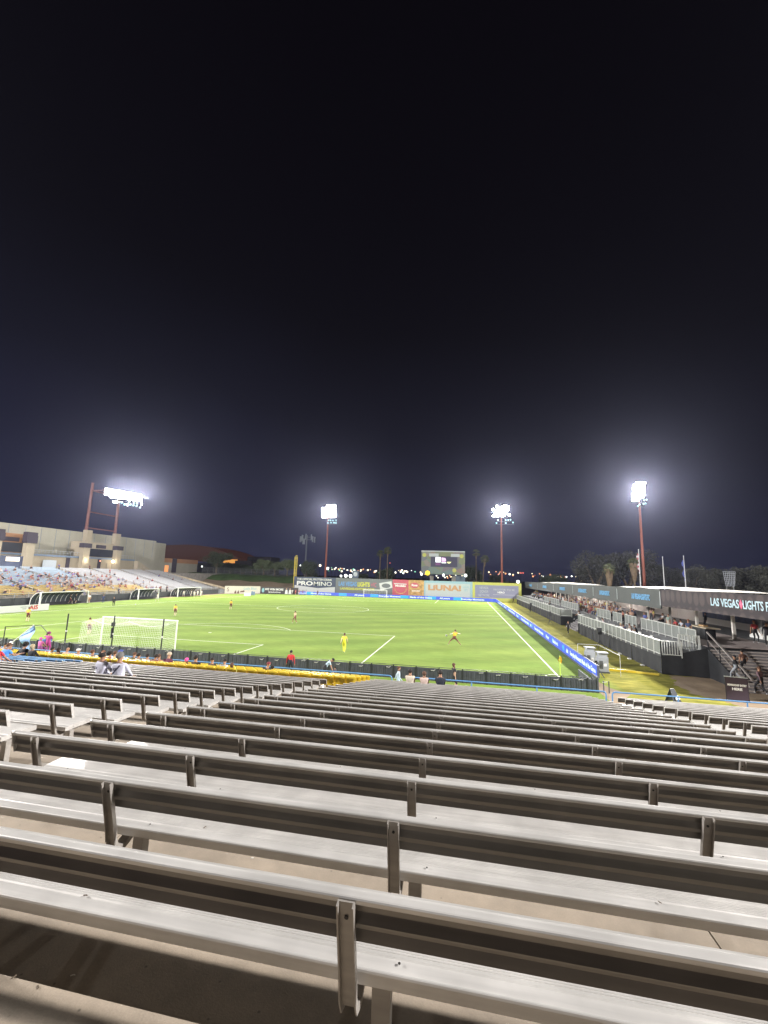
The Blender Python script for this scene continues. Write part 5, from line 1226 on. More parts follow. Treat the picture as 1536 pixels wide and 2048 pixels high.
# ------------------------------------------------------------------ people
V = Vector
def ik(a, b, l1, l2, bend):
    a, b = V(a), V(b); d = b-a; L_ = min(d.length, (l1+l2)*.995); dn = d.normalized()
    x = (l1*l1-l2*l2+L_*L_)/(2*L_); hh = math.sqrt(max(0, l1*l1-x*x)); bn = V(bend)-dn*V(bend).dot(dn)
    return a+dn*x+bn.normalized()*hh
def figure(name, pel=(0, 0, .95), lean=(0, 0), feet=((-.1, 0, .08), (.1, 0, .08)), hands=((-.26, .05, .80), (.26, .05, .80)), kbend=(0, 1, 0), ebend=(0, -1, 0), head=(0, 0), low=False, toe=.14, twist=0, shin_toe=None):
    """a person facing +Y; returns (mesh, head centre, head pitch)"""
    pel = V(pel); upv = V((lean[0], lean[1], 1)).normalized(); side = V((math.cos(twist), math.sin(twist), 0))
    waist = pel+upv*.16; chest = pel+upv*.38; nb = pel+upv*.50; hd = V((head[0], head[1], 0))
    up2 = (upv+hd).normalized(); neck = nb+up2*.07; jaw = neck+up2*.06; hc = neck+up2*.13; ht = neck+up2*.21
    P = []; Rr = []; E_ = []; Rg = []
    def pv(p, r): P.append(V(p)); Rr.append(r); return len(P)-1
    def ed(a, b, rg): E_.append((a, b)); Rg.append(rg)
    i_pel = pv(pel, .125); i_w = pv(waist, .125); i_c = pv(chest, .15); i_nb = pv(nb, .075); i_n = pv(neck, .055); i_j = pv(jaw+V((0, .012, 0)), .072); i_h = pv(hc, .093); i_t = pv(ht, .06)
    ed(i_pel, i_w, 3); ed(i_w, i_c, 1); ed(i_c, i_nb, 1); ed(i_nb, i_n, 0); ed(i_n, i_j, 0); ed(i_j, i_h, 0); ed(i_h, i_t, 0)
    hd_ = []
    for s, k in ((-1, 0), (1, 1)):
        sh = chest+upv*.075+side*s*.185; hand = V(hands[k]); wr0 = hand
        el = ik(sh, wr0, .28, .25, V(ebend)+side*s*.35); wr = el+(wr0-el).normalized()*.25 if (wr0-el).length > .01 else wr0
        ha = wr+(wr-el).normalized()*.075
        a = pv(sh, .062); b_ = pv(el, .042); c = pv(wr, .028); d = pv(ha, .034)
        ed(i_c, a, 1); ed(a, b_, 1.5); ed(b_, c, 2); ed(c, d, 0); hd_.append((wr, ha, el))
        hp = pel+side*s*.095-upv*.04; ft = V(feet[k]); kn = ik(hp, ft, .44, .43, V(kbend)+side*s*.12)
        a = pv(hp, .095); b_ = pv(kn, .058); c = pv(ft, .038); tv = V((s*.02, toe, -.045)); d = pv(ft+tv, .032)
        ed(i_pel, a, 3); ed(a, b_, 3); ed(b_, c, 4); ed(c, d, 5)
    bm = bmesh.new(); sk = bm.verts.layers.skin.verify(); vs = []
    for p, r in zip(P, Rr):
        v = bm.verts.new(p); v[sk].radius = (r, r); v[sk].use_root = False; vs.append(v)
    vs[0][sk].use_root = True
    for a, b_ in E_: bm.edges.new((vs[a], vs[b_]))
    me = bpy.data.meshes.new('skel'); bm.to_mesh(me); bm.free()
    o = bpy.data.objects.new('skel', me); COL.objects.link(o); m1 = o.modifiers.new('s', 'SKIN'); m1.use_smooth_shade = True
    m2 = o.modifiers.new('u', 'SUBSURF'); m2.levels = 0 if low else 1; m2.render_levels = m2.levels
    dg = bpy.context.evaluated_depsgraph_get(); out = bpy.data.meshes.new_from_object(o.evaluated_get(dg)); bpy.data.objects.remove(o)
    out.name = name; out.materials.clear()
    ph = MATS['person_default'] if 'person_default' in MATS else mat('person_default', (.3, .2, .15), .7)
    for _ in range(7): out.materials.append(ph)
    segs = [(P[a], P[b_], rg) for (a, b_), rg in zip(E_, Rg)]
    idx = []
    for f in out.polygons:
        c = f.center; best = (9, 0)
        for (p, q, rg) in segs:
            d = q-p; t = max(0, min(1, (c-p).dot(d)/d.length_squared)); r = (p+d*t-c).length
            if r < best[0]:
                if rg == 1.5: g = 1 if t < .62 else 2
                else: g = int(rg)
                best = (r, g)
        idx.append(best[1])
    out.polygons.foreach_set('material_index', idx); out.polygons.foreach_set('use_smooth', [True]*len(idx))
    if not low:
        bm = bmesh.new(); bm.from_mesh(out)
        def addp(vv, ff, mi):
            q = [bm.verts.new(x) for x in vv]
            for f in ff:
                try: fc = bm.faces.new([q[i] for i in f]); fc.material_index = mi
                except ValueError: pass
        # fingers: four unequal fingers and a thumb from the side of the palm
        for (wr, ha, el) in hd_:
            d = (ha-wr).normalized(); n1 = d.cross(V((0, 0, 1))); n1 = n1.normalized() if n1.length > .1 else V((1, 0, 0)); n2 = n1.cross(d)
            for j, fl in enumerate((.062, .074, .078, .066)):
                b0 = ha+n1*(-.024+.016*j)+d*.012; b1 = b0+d*fl*.55; b2 = b1+(d-n2*.6).normalized()*fl*.5; r = .0085
                ring = []
                for pnt, rr_ in ((b0, r), (b1, r*.9), (b2, r*.6)): ring += [pnt+n1*rr_, pnt+n2*rr_, pnt-n1*rr_, pnt-n2*rr_]
                addp(ring, [(i, (i+1) % 4, 4+(i+1) % 4, 4+i) for i in range(4)]+[(4+i, 4+(i+1) % 4, 8+(i+1) % 4, 8+i) for i in range(4)]+[(8, 9, 10, 11)], 0)
            b0 = wr+d*.03+n1*.028; b1 = b0+(d*.6+n1*.7).normalized()*.05; b2 = b1+d*.03
            ring = []
            for pnt, rr_ in ((b0, .012), (b1, .0105), (b2, .007)): ring += [pnt+n1*rr_, pnt+n2*rr_, pnt-n1*rr_, pnt-n2*rr_]
            addp(ring, [(i, (i+1) % 4, 4+(i+1) % 4, 4+i) for i in range(4)]+[(4+i, 4+(i+1) % 4, 8+(i+1) % 4, 8+i) for i in range(4)]+[(8, 9, 10, 11)], 0)
        fwd = V((0, 1, 0)); fwd = (fwd-up2*fwd.dot(up2)).normalized(); sd = fwd.cross(up2)
        # nose, ears, eyes, mouth
        n0 = hc+fwd*.082-up2*.01; addp([n0+up2*.03, n0-sd*.015-up2*.02, n0+sd*.015-up2*.02, n0+fwd*.026-up2*.014], [(0, 1, 3), (0, 3, 2), (1, 2, 3)], 0)
        for s in (-1, 1):
            e0 = hc+sd*s*.082; addp([e0+up2*.03-fwd*.005, e0+up2*.02+fwd*.02, e0-up2*.03+fwd*.012, e0-up2*.03-fwd*.008, e0+sd*s*.018+up2*.02-fwd*.012, e0+sd*s*.014-up2*.02-fwd*.012], [(0, 1, 4), (1, 2, 5, 4), (2, 3, 5), (0, 4, 5, 3)], 0)
            e1 = hc+fwd*.086+sd*s*.030+up2*.022; addp([e1-sd*.012, e1+up2*.006, e1+sd*.012, e1-up2*.006], [(0, 1, 2, 3)], 6)
        m0 = hc+fwd*.084-up2*.055; addp([m0-sd*.022, m0+up2*.004, m0+sd*.022, m0-up2*.006], [(0, 1, 2, 3)], 6)
        bm.to_mesh(out); bm.free()
    return out, hc, math.atan2(up2.y, up2.z)
FG_ = {}
def pose(kind, low=False):
    k = (kind, low)
    if k in FG_: return FG_[k]
    A = dict(low=low)
    if kind == 'stand': A.update(pel=(0, 0, .93))
    elif kind == 'stand2': A.update(pel=(.03, 0, .92), hands=((-.2, .18, 1.0), (.24, .12, .86)), feet=((-.14, .05, .08), (.12, -.05, .08)), head=(0, .1))
    elif kind == 'fold': A.update(pel=(0, 0, .93), hands=((.05, .22, 1.12), (-.05, .24, 1.16)), head=(0, .12))
    elif kind == 'walk': A.update(pel=(0, 0, .91), lean=(0, .06), feet=((-.09, .30, .10), (.09, -.32, .14)), hands=((-.27, -.20, .88), (.27, .24, .92)))
    elif kind == 'kick': A.update(pel=(0, .05, .82), lean=(.18, .12), feet=((-.62, .02, .16), (.66, .0, .12)), hands=((-.5, -.1, 1.15), (.62, .05, 1.2)), kbend=(0, 1, .1))
    elif kind == 'run': A.update(pel=(0, 0, .88), lean=(0, .18), feet=((-.1, .42, .22), (.1, -.5, .35)), hands=((-.26, -.2, 1.05), (.26, .35, 1.15)))
    elif kind == 'back': A.update(pel=(0, 0, .92), feet=((-.12, .06, .08), (.10, -.04, .08)), hands=((-.30, .10, .82), (.28, -.02, .82)))
    elif kind == 'sit': A.update(pel=(0, -.02, .10), lean=(0, -.06), feet=((-.14, .50, -.36), (.14, .52, -.36)), hands=((-.14, .34, .20), (.14, .34, .20)), kbend=(0, .2, 1), head=(0, .05))
    elif kind == 'sit2': A.update(pel=(0, -.02, .10), lean=(.08, .05), feet=((-.2, .46, -.36), (.1, .56, -.36)), hands=((-.30, .12, .18), (.16, .36, .24)), kbend=(0, .2, 1), head=(.25, .05))
    elif kind == 'sit3': A.update(pel=(0, 0, .10), lean=(-.05, .30), feet=((-.17, .42, -.36), (.17, .46, -.36)), hands=((-.08, .42, .30), (.08, .42, .30)), kbend=(0, .2, 1), ebend=(0, -.2, -1), head=(0, .15))
    elif kind == 'sitarm': A.update(pel=(0, 0, .10), lean=(.05, .18), feet=((-.17, .42, -.36), (.17, .46, -.36)), hands=((.1, .4, .35), (.42, .42, .38)), kbend=(0, .2, 1), ebend=(0, -.2, -1), head=(.1, .1))
    elif kind == 'bend': A.update(pel=(0, -.08, .90), lean=(.0, .95), feet=((-.15, .02, .08), (.15, -.04, .08)), hands=((-.75, .28, 1.0), (.25, .55, .45)), ebend=(0, 0, -1), head=(0, .9))
    elif kind == 'leanrail': A.update(pel=(0, -.15, .90), lean=(0, .45), feet=((-.15, -.15, .08), (.15, -.1, .08)), hands=((-.18, .42, 1.02), (.18, .42, 1.02)), ebend=(0, -.3, -1))
    elif kind == 'climb': A.update(pel=(0, 0, .93), lean=(0, .15), feet=((-.11, -.05, .08), (.12, .30, .42)), hands=((-.28, .05, .85), (.32, .15, .95)))
    elif kind == 'flag': A.update(pel=(0, 0, .92), hands=((-.32, .30, 1.35), (.1, .35, 1.2)), feet=((-.14, .05, .08), (.14, -.05, .08)))
    FG_[k] = figure('body_'+kind, **A); return FG_[k]
HM = {}
def hairmesh(style):
    if style in HM: return HM[style]
    b = MB()
    def shell(v1, s=1.0, back=0): b.ball((0, -.012, .012), .101*s, .110*s, .106*s, 12, 7, 0, 0, v1)
    if style == 'short': shell(1.75)
    elif style == 'bald': b.ball((0, -.022, -.005), .097, .103, .10, 12, 6, 0, .75, 2.0)
    elif style in ('long', 'bun', 'tail'):
        shell(1.85, 1.05)
        if style == 'long': b.ball((0, -.06, -.10), .092, .06, .19, 10, 8)
        if style == 'bun': b.ball((0, -.07, .10), .045)
        if style == 'tail': b.ball((0, -.08, -.12), .045, .035, .16, 8, 6)
    elif style == 'curly':
        r_ = random.Random(3); shell(1.9, 1.1)
        for i in range(26):
            a = r_.uniform(0, 6.28); e_ = r_.uniform(-.2, 1.5); b.ball((.105*math.cos(a)*math.cos(e_), -.02+.105*math.sin(a)*math.cos(e_), .02+.105*math.sin(e_)), .035, nu=6, nv=4)
    elif style == 'cap': shell(1.45, 1.06); b.prism([(-.07, .07, .045), (.07, .07, .045), (.05, .17, .035), (-.05, .17, .035)], (0, 0, .012))
    HM[style] = b.mesh('hair_'+style, MATS['person_default'], smooth=True); return HM[style]
SKN = [(.42, .24, .16), (.34, .19, .12), (.50, .31, .22), (.22, .12, .075)]
PM = {}
def pm(c, r=.8):
    c = tuple(round(x, 3) for x in c)
    if c not in PM: PM[c] = mat('cloth_%d' % len(PM), c, r, var=.12, vscale=8)
    return PM[c]
def person(kind, loc, rz, label, shirt=(.2, .2, .2), pants=(.03, .035, .05), skin=0, hair=(.02, .015, .012), style='short', sleeve=None, shin=None, shoes=(.4, .4, .4), group=None, low=False, s=1.0, waist=None):
    me, hc, hp = pose(kind, low)
    t = thing('person', label, 'person', loc, rz, group); t.scale = (s, s, s)
    o = inst('body', me, t); sk_ = SKN[skin] if isinstance(skin, int) else skin
    cols = [sk_, shirt, sleeve or sk_, pants, shin or pants, shoes, (.02, .01, .01)]
    for i, c in enumerate(cols): o.material_slots[i].link = 'OBJECT'; o.material_slots[i].material = pm(c)
    if style:
        hm_ = inst('cap' if style == 'cap' else 'hair', hairmesh(style), t, hc, (-hp+(.15 if style in ('cap', 'bald') else .5), 0, 0)); hm_.material_slots[0].link = 'OBJECT'; hm_.material_slots[0].material = pm(hair)
    return t
def seated(x, n, kind, label, yel=True, **k):
    Y = rowY(n)+(.21 if yel else .20); p = atY(x, 1330, Y); z = treadZ(n)+(.39 if yel else .485)
    return person(kind, (p.x, Y, z), k.pop('rz', 0), label, group='spectators on the near stand', **k)
BLKc, WHc, NV, MAR, CRMc = (.018, .018, .022), (.68, .68, .68), (.035, .05, .12), (.17, .035, .05), (.62, .57, .42)
DKH, BRH, BLH, RDH, GRH = (.015, .011, .010), (.10, .05, .03), (.45, .36, .22), (.30, .10, .04), (.25, .24, .23)
seated(2, 20, 'sit2', 'spectator with a dark cap at the left edge, behind the blue rail', shirt=(.35, .30, .28), style='cap', hair=DKH)
seated(4, 15, 'sitarm', 'spectator in a bright blue shirt reaching forward on the blue benches', yel=False, shirt=(.10, .32, .75), style='short', hair=BRH, pants=BLKc)
seated(-6, 13, 'sit', 'spectator in a red shirt cut by the left edge', yel=False, shirt=(.55, .04, .06), style='short', hair=DKH)
seated(17, 19, 'sit', 'spectator in a navy shirt and dark cap left of the flag pole', shirt=NV, style='cap', hair=DKH)
seated(42, 17, 'sit2', 'spectator in a black jacket with big dark curly hair', yel=False, shirt=BLKc, sleeve=BLKc, style='curly', hair=DKH, s=1.08)
seated(62, 17, 'sit', 'spectator with long blond hair and a black top', yel=False, shirt=BLKc, sleeve=BLKc, style='long', hair=BLH)
seated(98, 19, 'sit2', 'spectator in a cream shirt with a flat black haircut', shirt=CRMc, style='short', hair=DKH, rz=-.3)
seated(115, 19, 'sit', 'spectator with long black hair beside the cream shirt', shirt=BLKc, style='long', hair=DKH)
seated(126, 20, 'sitarm', 'spectator with a bare arm on the seat back beside the black hair', shirt=(.5, .35, .28), style=None)
seated(155, 19, 'sit', 'spectator in a white shirt and white cap', shirt=WHc, style='cap', hair=(.6, .6, .58))
seated(184, 19, 'sit', 'spectator in a navy shirt with a hair bun', shirt=NV, style='bun', hair=BRH)
seated(203, 19, 'sit2', 'spectator in a black shirt with ginger hair looking right', shirt=BLKc, style='short', hair=RDH, rz=-.8)
seated(219, 18, 'sit', 'spectator in a maroon shirt behind the first jersey man', shirt=MAR, sleeve=MAR, style='curly', hair=DKH)
seated(228, 20, 'sit', 'spectator in a white shirt with brown hair next to the blue cap', shirt=WHc, style='short', hair=BRH, rz=.5)
seated(240, 19, 'sit', 'large spectator in a white shirt and blue cap', shirt=WHc, style='cap', hair=(.05, .08, .30), s=1.1)
seated(262, 19, 'sit3', 'spectator in a white shirt, third head left of the maroon polo', shirt=WHc, style='short', hair=BRH)
seated(277, 19, 'sit', 'spectator in a white shirt with round black hair', shirt=WHc, style='short', hair=DKH)
seated(294, 19, 'sit', 'spectator in a white shirt just left of the rust shirt', shirt=WHc, style='short', hair=DKH, rz=.3)
seated(307, 19, 'sit2', 'spectator in a rust shirt with black hair', shirt=(.25, .08, .06), style='short', hair=DKH)
seated(318, 20, 'sit', 'spectator with brown hair beside the rust shirt', shirt=(.3, .12, .1), style='short', hair=BRH)
seated(332, 19, 'sit3', 'large man in a maroon polo with pale hair', shirt=(.13, .03, .06), sleeve=None, style='short', hair=(.5, .42, .32), s=1.15)
seated(374, 19, 'sit', 'spectator with bright pink hair and a black and white strap', shirt=(.08, .08, .08), style='bun', hair=(.85, .10, .38), s=.92)
seated(392, 19, 'sit', 'man in a black printed shirt right of the pink hair', shirt=BLKc, style='short', hair=DKH, s=1.1)
seated(425, 19, 'sit', 'man in a black shirt and dark cap', shirt=BLKc, sleeve=BLKc, style='cap', hair=DKH, s=1.02)
seated(446, 19, 'sit3', 'spectator in a white shirt left of the long brown hair', shirt=WHc, style='short', hair=DKH)
seated(465, 18, 'sit', 'spectator with long brown hair low in the yellow seats', shirt=(.4, .3, .25), style='long', hair=BRH, s=.86)
seated(533, 19, 'sit2', 'man in black with a dark red cap alone by the rail', shirt=BLKc, sleeve=BLKc, style='cap', hair=(.18, .03, .04))
seated(546, 20, 'sit', 'dark haired child beside the dark red cap', shirt=(.06, .05, .07), style='curly', hair=DKH, s=.8)
JER = (.55, .55, .66)
a_ = seated(207, 10, 'sit', 'balding man in a pale jersey printed FLEX, left of the pair', yel=False, shirt=JER, sleeve=JER, style='bald', hair=DKH, skin=1, s=1.1, rz=-.15)
c_ = seated(241, 10, 'sit', 'grey haired man in a pale jersey with a dark strap, right of the pair', yel=False, shirt=JER, sleeve=JER, style='short', hair=(.13, .125, .12), skin=1, s=1.1, rz=.1)
for t in (a_, c_):
    text('lettering', 'FLEX', t, (-.03, -.222, .44), .085, mat('jersey_print', (.03, .03, .06), .6), '-Y', bold=.03, depth=.004)
MB().bar((.09, -.155, .56), (-.05, -.19, .36), .012, .035).bar((-.05, -.19, .36), (-.2, -.13, .2), .012, .035).build('strap', MATS['jersey_print'], c_)
seated(821, 20, 'sit', 'spectator in a cream shirt with round black hair, left of three', yel=False, shirt=(.60, .54, .45), style='short', hair=DKH, s=1.05)
seated(849, 20, 'sit', 'woman in a pale pink top with a brown ponytail, middle of three', yel=False, shirt=(.62, .48, .43), style='tail', hair=BRH, s=.98)
seated(881, 20, 'sit', 'man in a dark navy shirt, right of three on the bench', yel=False, shirt=(.02, .028, .045), sleeve=(.02, .028, .045), style='short', hair=DKH, s=1.1)
# people by the black wall
def ground(x, Y, kind, rz, label, z=0, **k):
    p = atY(x, 1330, Y); return person(kind, (p.x, Y, z), rz, label, **k)
ground(581, -5.7, 'back', .2, 'man in a red jacket standing by the black wall', shirt=(.60, .035, .045), sleeve=(.60, .035, .045), pants=(.03, .03, .05), hair=DKH)
ground(652, -6.3, 'bend', -1.15, 'man in a pale blue shirt bending over with one arm out', shirt=(.45, .58, .68), pants=BLKc, hair=DKH)
ground(670, -6.6, 'stand', 1.0, 'small child in dark clothes beside the bending man', shirt=(.06, .05, .07), pants=BLKc, hair=DKH, s=.62)
ground(797, -8.0, 'walk', -1.4, 'person in a pale blue top walking along the rail', shirt=(.50, .62, .70), pants=(.45, .6, .68), hair=BRH, sleeve=(.5, .62, .7), s=.95)
w1 = ground(908, -6.2, 'back', -1.1, 'woman in a short black dress walking by the black wall', shirt=BLKc, pants=BLKc, shin=SKN[2], skin=2, hair=BRH, style='long', s=.97)
ground(90, -4.6, 'flag', .2, 'supporter dressed in pink beside the waving flag', shirt=(.45, .07, .25), sleeve=(.4, .1, .25), pants=(.5, .06, .3), style='curly', hair=(.25, .05, .15), s=1.0)
ground(76, -5.3, 'sit', 0, 'supporter in bright pink sitting under the flag', z=.5, shirt=(.55, .12, .32), pants=(.3, .08, .25), style='short', hair=(.7, .1, .4))
# players and officials
BIB, MRN = (.85, .52, .05), (.14, .03, .045)
def player(p, kind, rz, label, **k):
    d = dict(shirt=BIB, sleeve=(.75, .5, .35), pants=MRN, shin=(.62, .45, .34), shoes=(.7, .7, .65), hair=BRH, group='players on the pitch'); d.update(k)
    return person(kind, (p[0], p[1], .012), rz, label, **d)
player((-25.2, 11.2), 'stand2', .4, 'player in an orange bib near the left touchline board', sleeve=(.7, .5, .4))
player((-9.8, 4.8), 'stand', .2, 'player in an orange bib behind the left side of the goal net')
player((-14.8, 24.9), 'stand', .3, 'player in an orange bib standing right of the goal, in mid field')
player((-14.0, 39.2), 'stand2', .5, 'player in a pale bib, farthest up the pitch')
player((5.0, 23.4), 'walk', 1.2, 'player in a pale bib on the edge of the penalty arc', shirt=(.75, .55, .35), pants=(.22, .06, .07), shin=(.3, .1, .08))
player((17.6, 4.0), 'walk', .1, 'player all in bright yellow walking in the penalty area', shirt=(.85, .66, .08), pants=(.85, .75, .05), shin=(.85, .75, .06), sleeve=(.75, .6, .4))
player((27.1, 11.7), 'kick', .25, 'player in an orange bib lunging after the ball', pants=(.16, .06, .05), shin=(.3, .15, .1), sleeve=(.75, .72, .65))
player((-34.4, 34.4), 'stand', .6, 'referee in black near the left touchline', shirt=BLKc, sleeve=BLKc, pants=BLKc, shin=BLKc)
player((-41.1, 39.1), 'walk', .9, 'person in a dark tracksuit walking by the long team shelter', shirt=NV, sleeve=NV, pants=NV, shin=NV)
player((-37.8, 50.0), 'walk', 1.5, 'player in white warming up left of midfield', shirt=WHc, pants=WHc)
player((-43.8, 38.6), 'stand', 1.2, 'person in a white top by the end of the long shelter', shirt=WHc, pants=SKN[0])
player((-45.3, 37.0), 'stand', -1.2, 'staff member in black under the long team shelter', shirt=BLKc, sleeve=BLKc, pants=BLKc)
player((-45.0, 35.6), 'walk', -1.2, 'player in maroon shorts under the long team shelter', shirt=BLKc, pants=MRN)
player((-40.2, 66.5), 'stand', .5, 'player in white left of the farthest shelter', shirt=WHc, pants=WHc)
for i, (x, yy) in enumerate(((349, 1193), (367, 1194), (382, 1193), (395, 1193), (402, 1193))):
    p = atZ(x, yy); player((p.x, p.y), ('stand', 'walk')[i % 2], i, f'figure in white before the farthest shelter, {ordn(i)} from the left', shirt=WHc if i else (.2, .2, .22), pants=WHc)
for i, (x, c) in enumerate(((584, WHc), (591, (.55, .08, .12)), (598, (.8, .22, .08)), (605, (.25, .12, .4)), (612, (.65, .55, .75)), (635, BLKc))):
    p = atY(x, 1190, 100.0-i*.3); player((p.x, p.y), ('run', 'stand', 'walk')[i % 3], i*1.3, f'small far figure by the far boards, {ordn(i)} from the left', shirt=c, pants=c)
BALL = mat('ball_white', (.75, .75, .78), .4)
def ball_(p, label):
    t = thing('soccer_ball', label, 'ball', p, 0, 'soccer balls'); MB().ball((0, 0, 0), .11, nu=14, nv=9).build('shell', BALL, t, smooth=True)
    b = MB()
    for (a, e_) in ((0, .3), (1.3, -.4), (2.6, .5), (3.9, -.2), (5.1, .4), (0, 1.5)):
        d = V((math.cos(a)*math.cos(e_), math.sin(a)*math.cos(e_), math.sin(e_))); b.cyl(d*.105, d*.1125, .036, n=5)
    b.build('patch', DK, t)
pb = atY(893, 1271, 12.5); ball_(pb, 'soccer ball in the air left of the lunging player'); pb = atZ(271, 1210); ball_((pb.x, pb.y, .12), 'soccer ball lying at the left side of midfield')

# people on the right platforms
rnd = random.Random(21)
def plat(x, X, z, kind, rz, label, **k):
    p = atX(x, 1240, X); k.setdefault('group', 'guests on the right platforms'); return person(kind, (X, p.y, z), rz, label, **k)
W_2 = math.pi/2
UP, LO = 2.27, 1.41
plat(1337, 47.6, UP, 'stand', 1.9, 'guest in a grey green shirt standing at the near platform railing', shirt=(.22, .30, .26), pants=(.5, .45, .38), hair=BRH)
plat(1352, 46.4, UP, 'leanrail', W_2, 'guest in a red shirt leaning over the near railing', shirt=(.45, .05, .06), pants=BLKc)
plat(1363, 46.5, UP, 'leanrail', W_2+.3, 'guest in a light striped shirt leaning on the near railing', shirt=(.45, .48, .56), pants=BLKc, hair=DKH)
plat(1376, 46.5, UP, 'stand', W_2+.6, 'guest in a navy shirt at the end of the near railing', shirt=NV, pants=(.5, .45, .38), hair=RDH)
plat(1304, 50.2, UP, 'stand', 2.2, 'woman with long hair beside the yellow top', shirt=(.4, .25, .2), style='long', hair=BRH)
plat(1308, 49.6, UP, 'stand', 1.2, 'woman in a yellow top inside the tent', shirt=(.55, .48, .10), style='long', hair=BRH)
plat(1411, 54.2, UP, 'stand', W_2, 'server in black behind the table', shirt=BLKc, sleeve=BLKc, hair=DKH, s=.93)
plat(1507, 51.8, UP, 'back', W_2+1.6, 'man in a red shirt standing right of the white post', shirt=(.50, .06, .07), pants=BLKc, hair=RDH, s=1.05)
plat(1531, 51.6, UP, 'back', W_2+1.2, 'man in black at the right edge under the banner', shirt=BLKc, sleeve=BLKc, pants=BLKc, hair=BRH, s=1.05)
for i, (x, X, z, kd, c) in enumerate(((1273, 45.4, LO+.42, 'sit3', BLKc), (1262, 45.3, LO+.42, 'sit3', (.5, .4, .33)), (1254, 47.2, UP+.4, 'sit', (.6, .55, .5)), (1247, 47.3, UP+.4, 'sit2', (.5, .2, .15)), (1235, 47.3, UP, 'stand', (.2, .22, .45)), (1244, 44.3, LO+.42, 'sit3', WHc), (1249, 44.5, LO+.42, 'sit3', (.08, .08, .16)), (1209, 44.3, LO+.42, 'sit3', (.5, .4, .45)), (1208, 46.8, UP, 'stand', (.05, .06, .14)), (1162, 44.6, LO+.42, 'sit3', BLKc), (1157, 44.4, LO+.42, 'sit', WHc), (1101, 45.2, LO, 'stand2', (.05, .05, .05)))):
    plat(x, X, z, kd, W_2+rnd.uniform(-.5, .5), f'guest on the lit platform, {ordn(i)} counted from the near end', shirt=c, hair=[DKH, BRH, BLH][i % 3], shoes=(.7, .7, .7), style='short')
cl_ = [(.26, .05, .06), (.5, .46, .42), (.1, .14, .4), (.03, .03, .04), (.6, .6, .6), (.55, .35, .25), (.5, .45, .12), (.12, .3, .35), (.08, .09, .15)]
for i in range(56):
    x = rnd.uniform(1068, 1232); X = rnd.choice([47.2, 48.8, 50.4, 52, 46.6]); hi = rnd.random() < .35
    plat(x, X, UP if hi else UP+.35, rnd.choice(['stand', 'fold', 'stand2']) if hi else rnd.choice(['sit', 'sit2', 'sit3']), W_2+rnd.uniform(-.8, .8), 'guest among the crowd seated under the far tents', shirt=rnd.choice(cl_), pants=rnd.choice(cl_), hair=rnd.choice([DKH, BRH, BLH]), style=rnd.choice(['short', 'long', 'cap']), low=True, group='crowd under the far tents')
# on and beside the wide stairs
def gp(x, y, z, kind, rz, label, **k):
    p = atZ(x, y, z); return person(kind, (p.x, p.y, z), rz, label, **k)
gp(1490, 1352, .80, 'climb', .2, 'man in a brown shirt with an orange print climbing the stairs', shirt=(.13, .065, .045), pants=BLKc, hair=DKH, s=1.0)
gp(1474, 1362, .55, 'walk', .9, 'person in a black hoodie at the left of the stairs', shirt=BLKc, sleeve=BLKc, pants=(.3, .33, .37), hair=BLKc, s=.98)
gp(1524, 1390, .012, 'walk', .4, 'man in a plum checked shirt at the foot of the stairs', shirt=(.16, .10, .12), sleeve=(.16, .10, .12), pants=BLKc, hair=BRH, s=1.02)
gp(1137, 1268, .012, 'walk', 2.5, 'person in black in the gap of the platforms', shirt=BLKc, sleeve=BLKc, pants=BLKc, hair=DKH, s=.98)
gp(1027, 1207, .012, 'walk', 1.0, 'person in black walking before the yellow advert', shirt=BLKc, sleeve=BLKc, pants=BLKc, hair=DKH)
gp(1061, 1224, .012, 'stand', 1.0, 'person in dark clothes by the far speaker', shirt=(.1, .1, .1), sleeve=BLKc, pants=BLKc, hair=DKH)
# crowd across the field
ct = [((.20, .12, .30), 'purple'), ((.26, .05, .06), 'red'), ((.5, .48, .48), 'white'), ((.04, .045, .07), 'dark'), ((.09, .12, .33), 'blue'), ((.05, .04, .05), 'black'), ((.22, .24, .30), 'grey'), ((.13, .07, .08), 'maroon')]
n_ = 0
while n_ < 118:
    k = int(rnd.triangular(0, 20.9, 4 if n_ % 3 else 11)); lim = 62 if k > 8 else 66
    y = rnd.triangular(20, lim+8, 44)
    if n_ % 25 == 0: y = rnd.uniform(66, 86)
    X = SX0-SDX*k-.55; c, cnm = ct[int(rnd.random()*len(ct))]
    st_ = rnd.random() < .08
    person('stand' if st_ else rnd.choice(['sit', 'sit2', 'sit3']), (X+(0 if not st_ else .4), y, SZ0+SDZ*k+(0 if st_ else .40)), -W_2+rnd.uniform(-.4, .4), f'distant spectator in a {cnm} top on the stand across the field', shirt=c, sleeve=c if n_ % 2 else None, pants=rnd.choice([BLKc, (.1, .1, .2), (.3, .25, .2)]), hair=rnd.choice([DKH, BRH, DKH, BLH]), style='short', low=True, group='crowd on the stand across the field')
    n_ += 1
for i in range(12):
    y = rnd.uniform(50, 68); c, cnm = ct[i % 8]
    person('stand', (-48.4, y, .95), rnd.uniform(0, 6), f'distant standing person in a {cnm} top behind the far wall', shirt=c, pants=BLKc, low=True, group='people standing behind the far wall')
for i, y in enumerate((37.5, 38.2, 39.0, 39.6, 57.2, 66.2)):
    c, cnm = ct[(i*3) % 8]; person('stand', (-72.5, y, 5.9), -W_2, f'distant person on the concourse before the building, {ordn(i)} from the left', shirt=c, pants=BLKc, low=True, group='people on the far concourse')

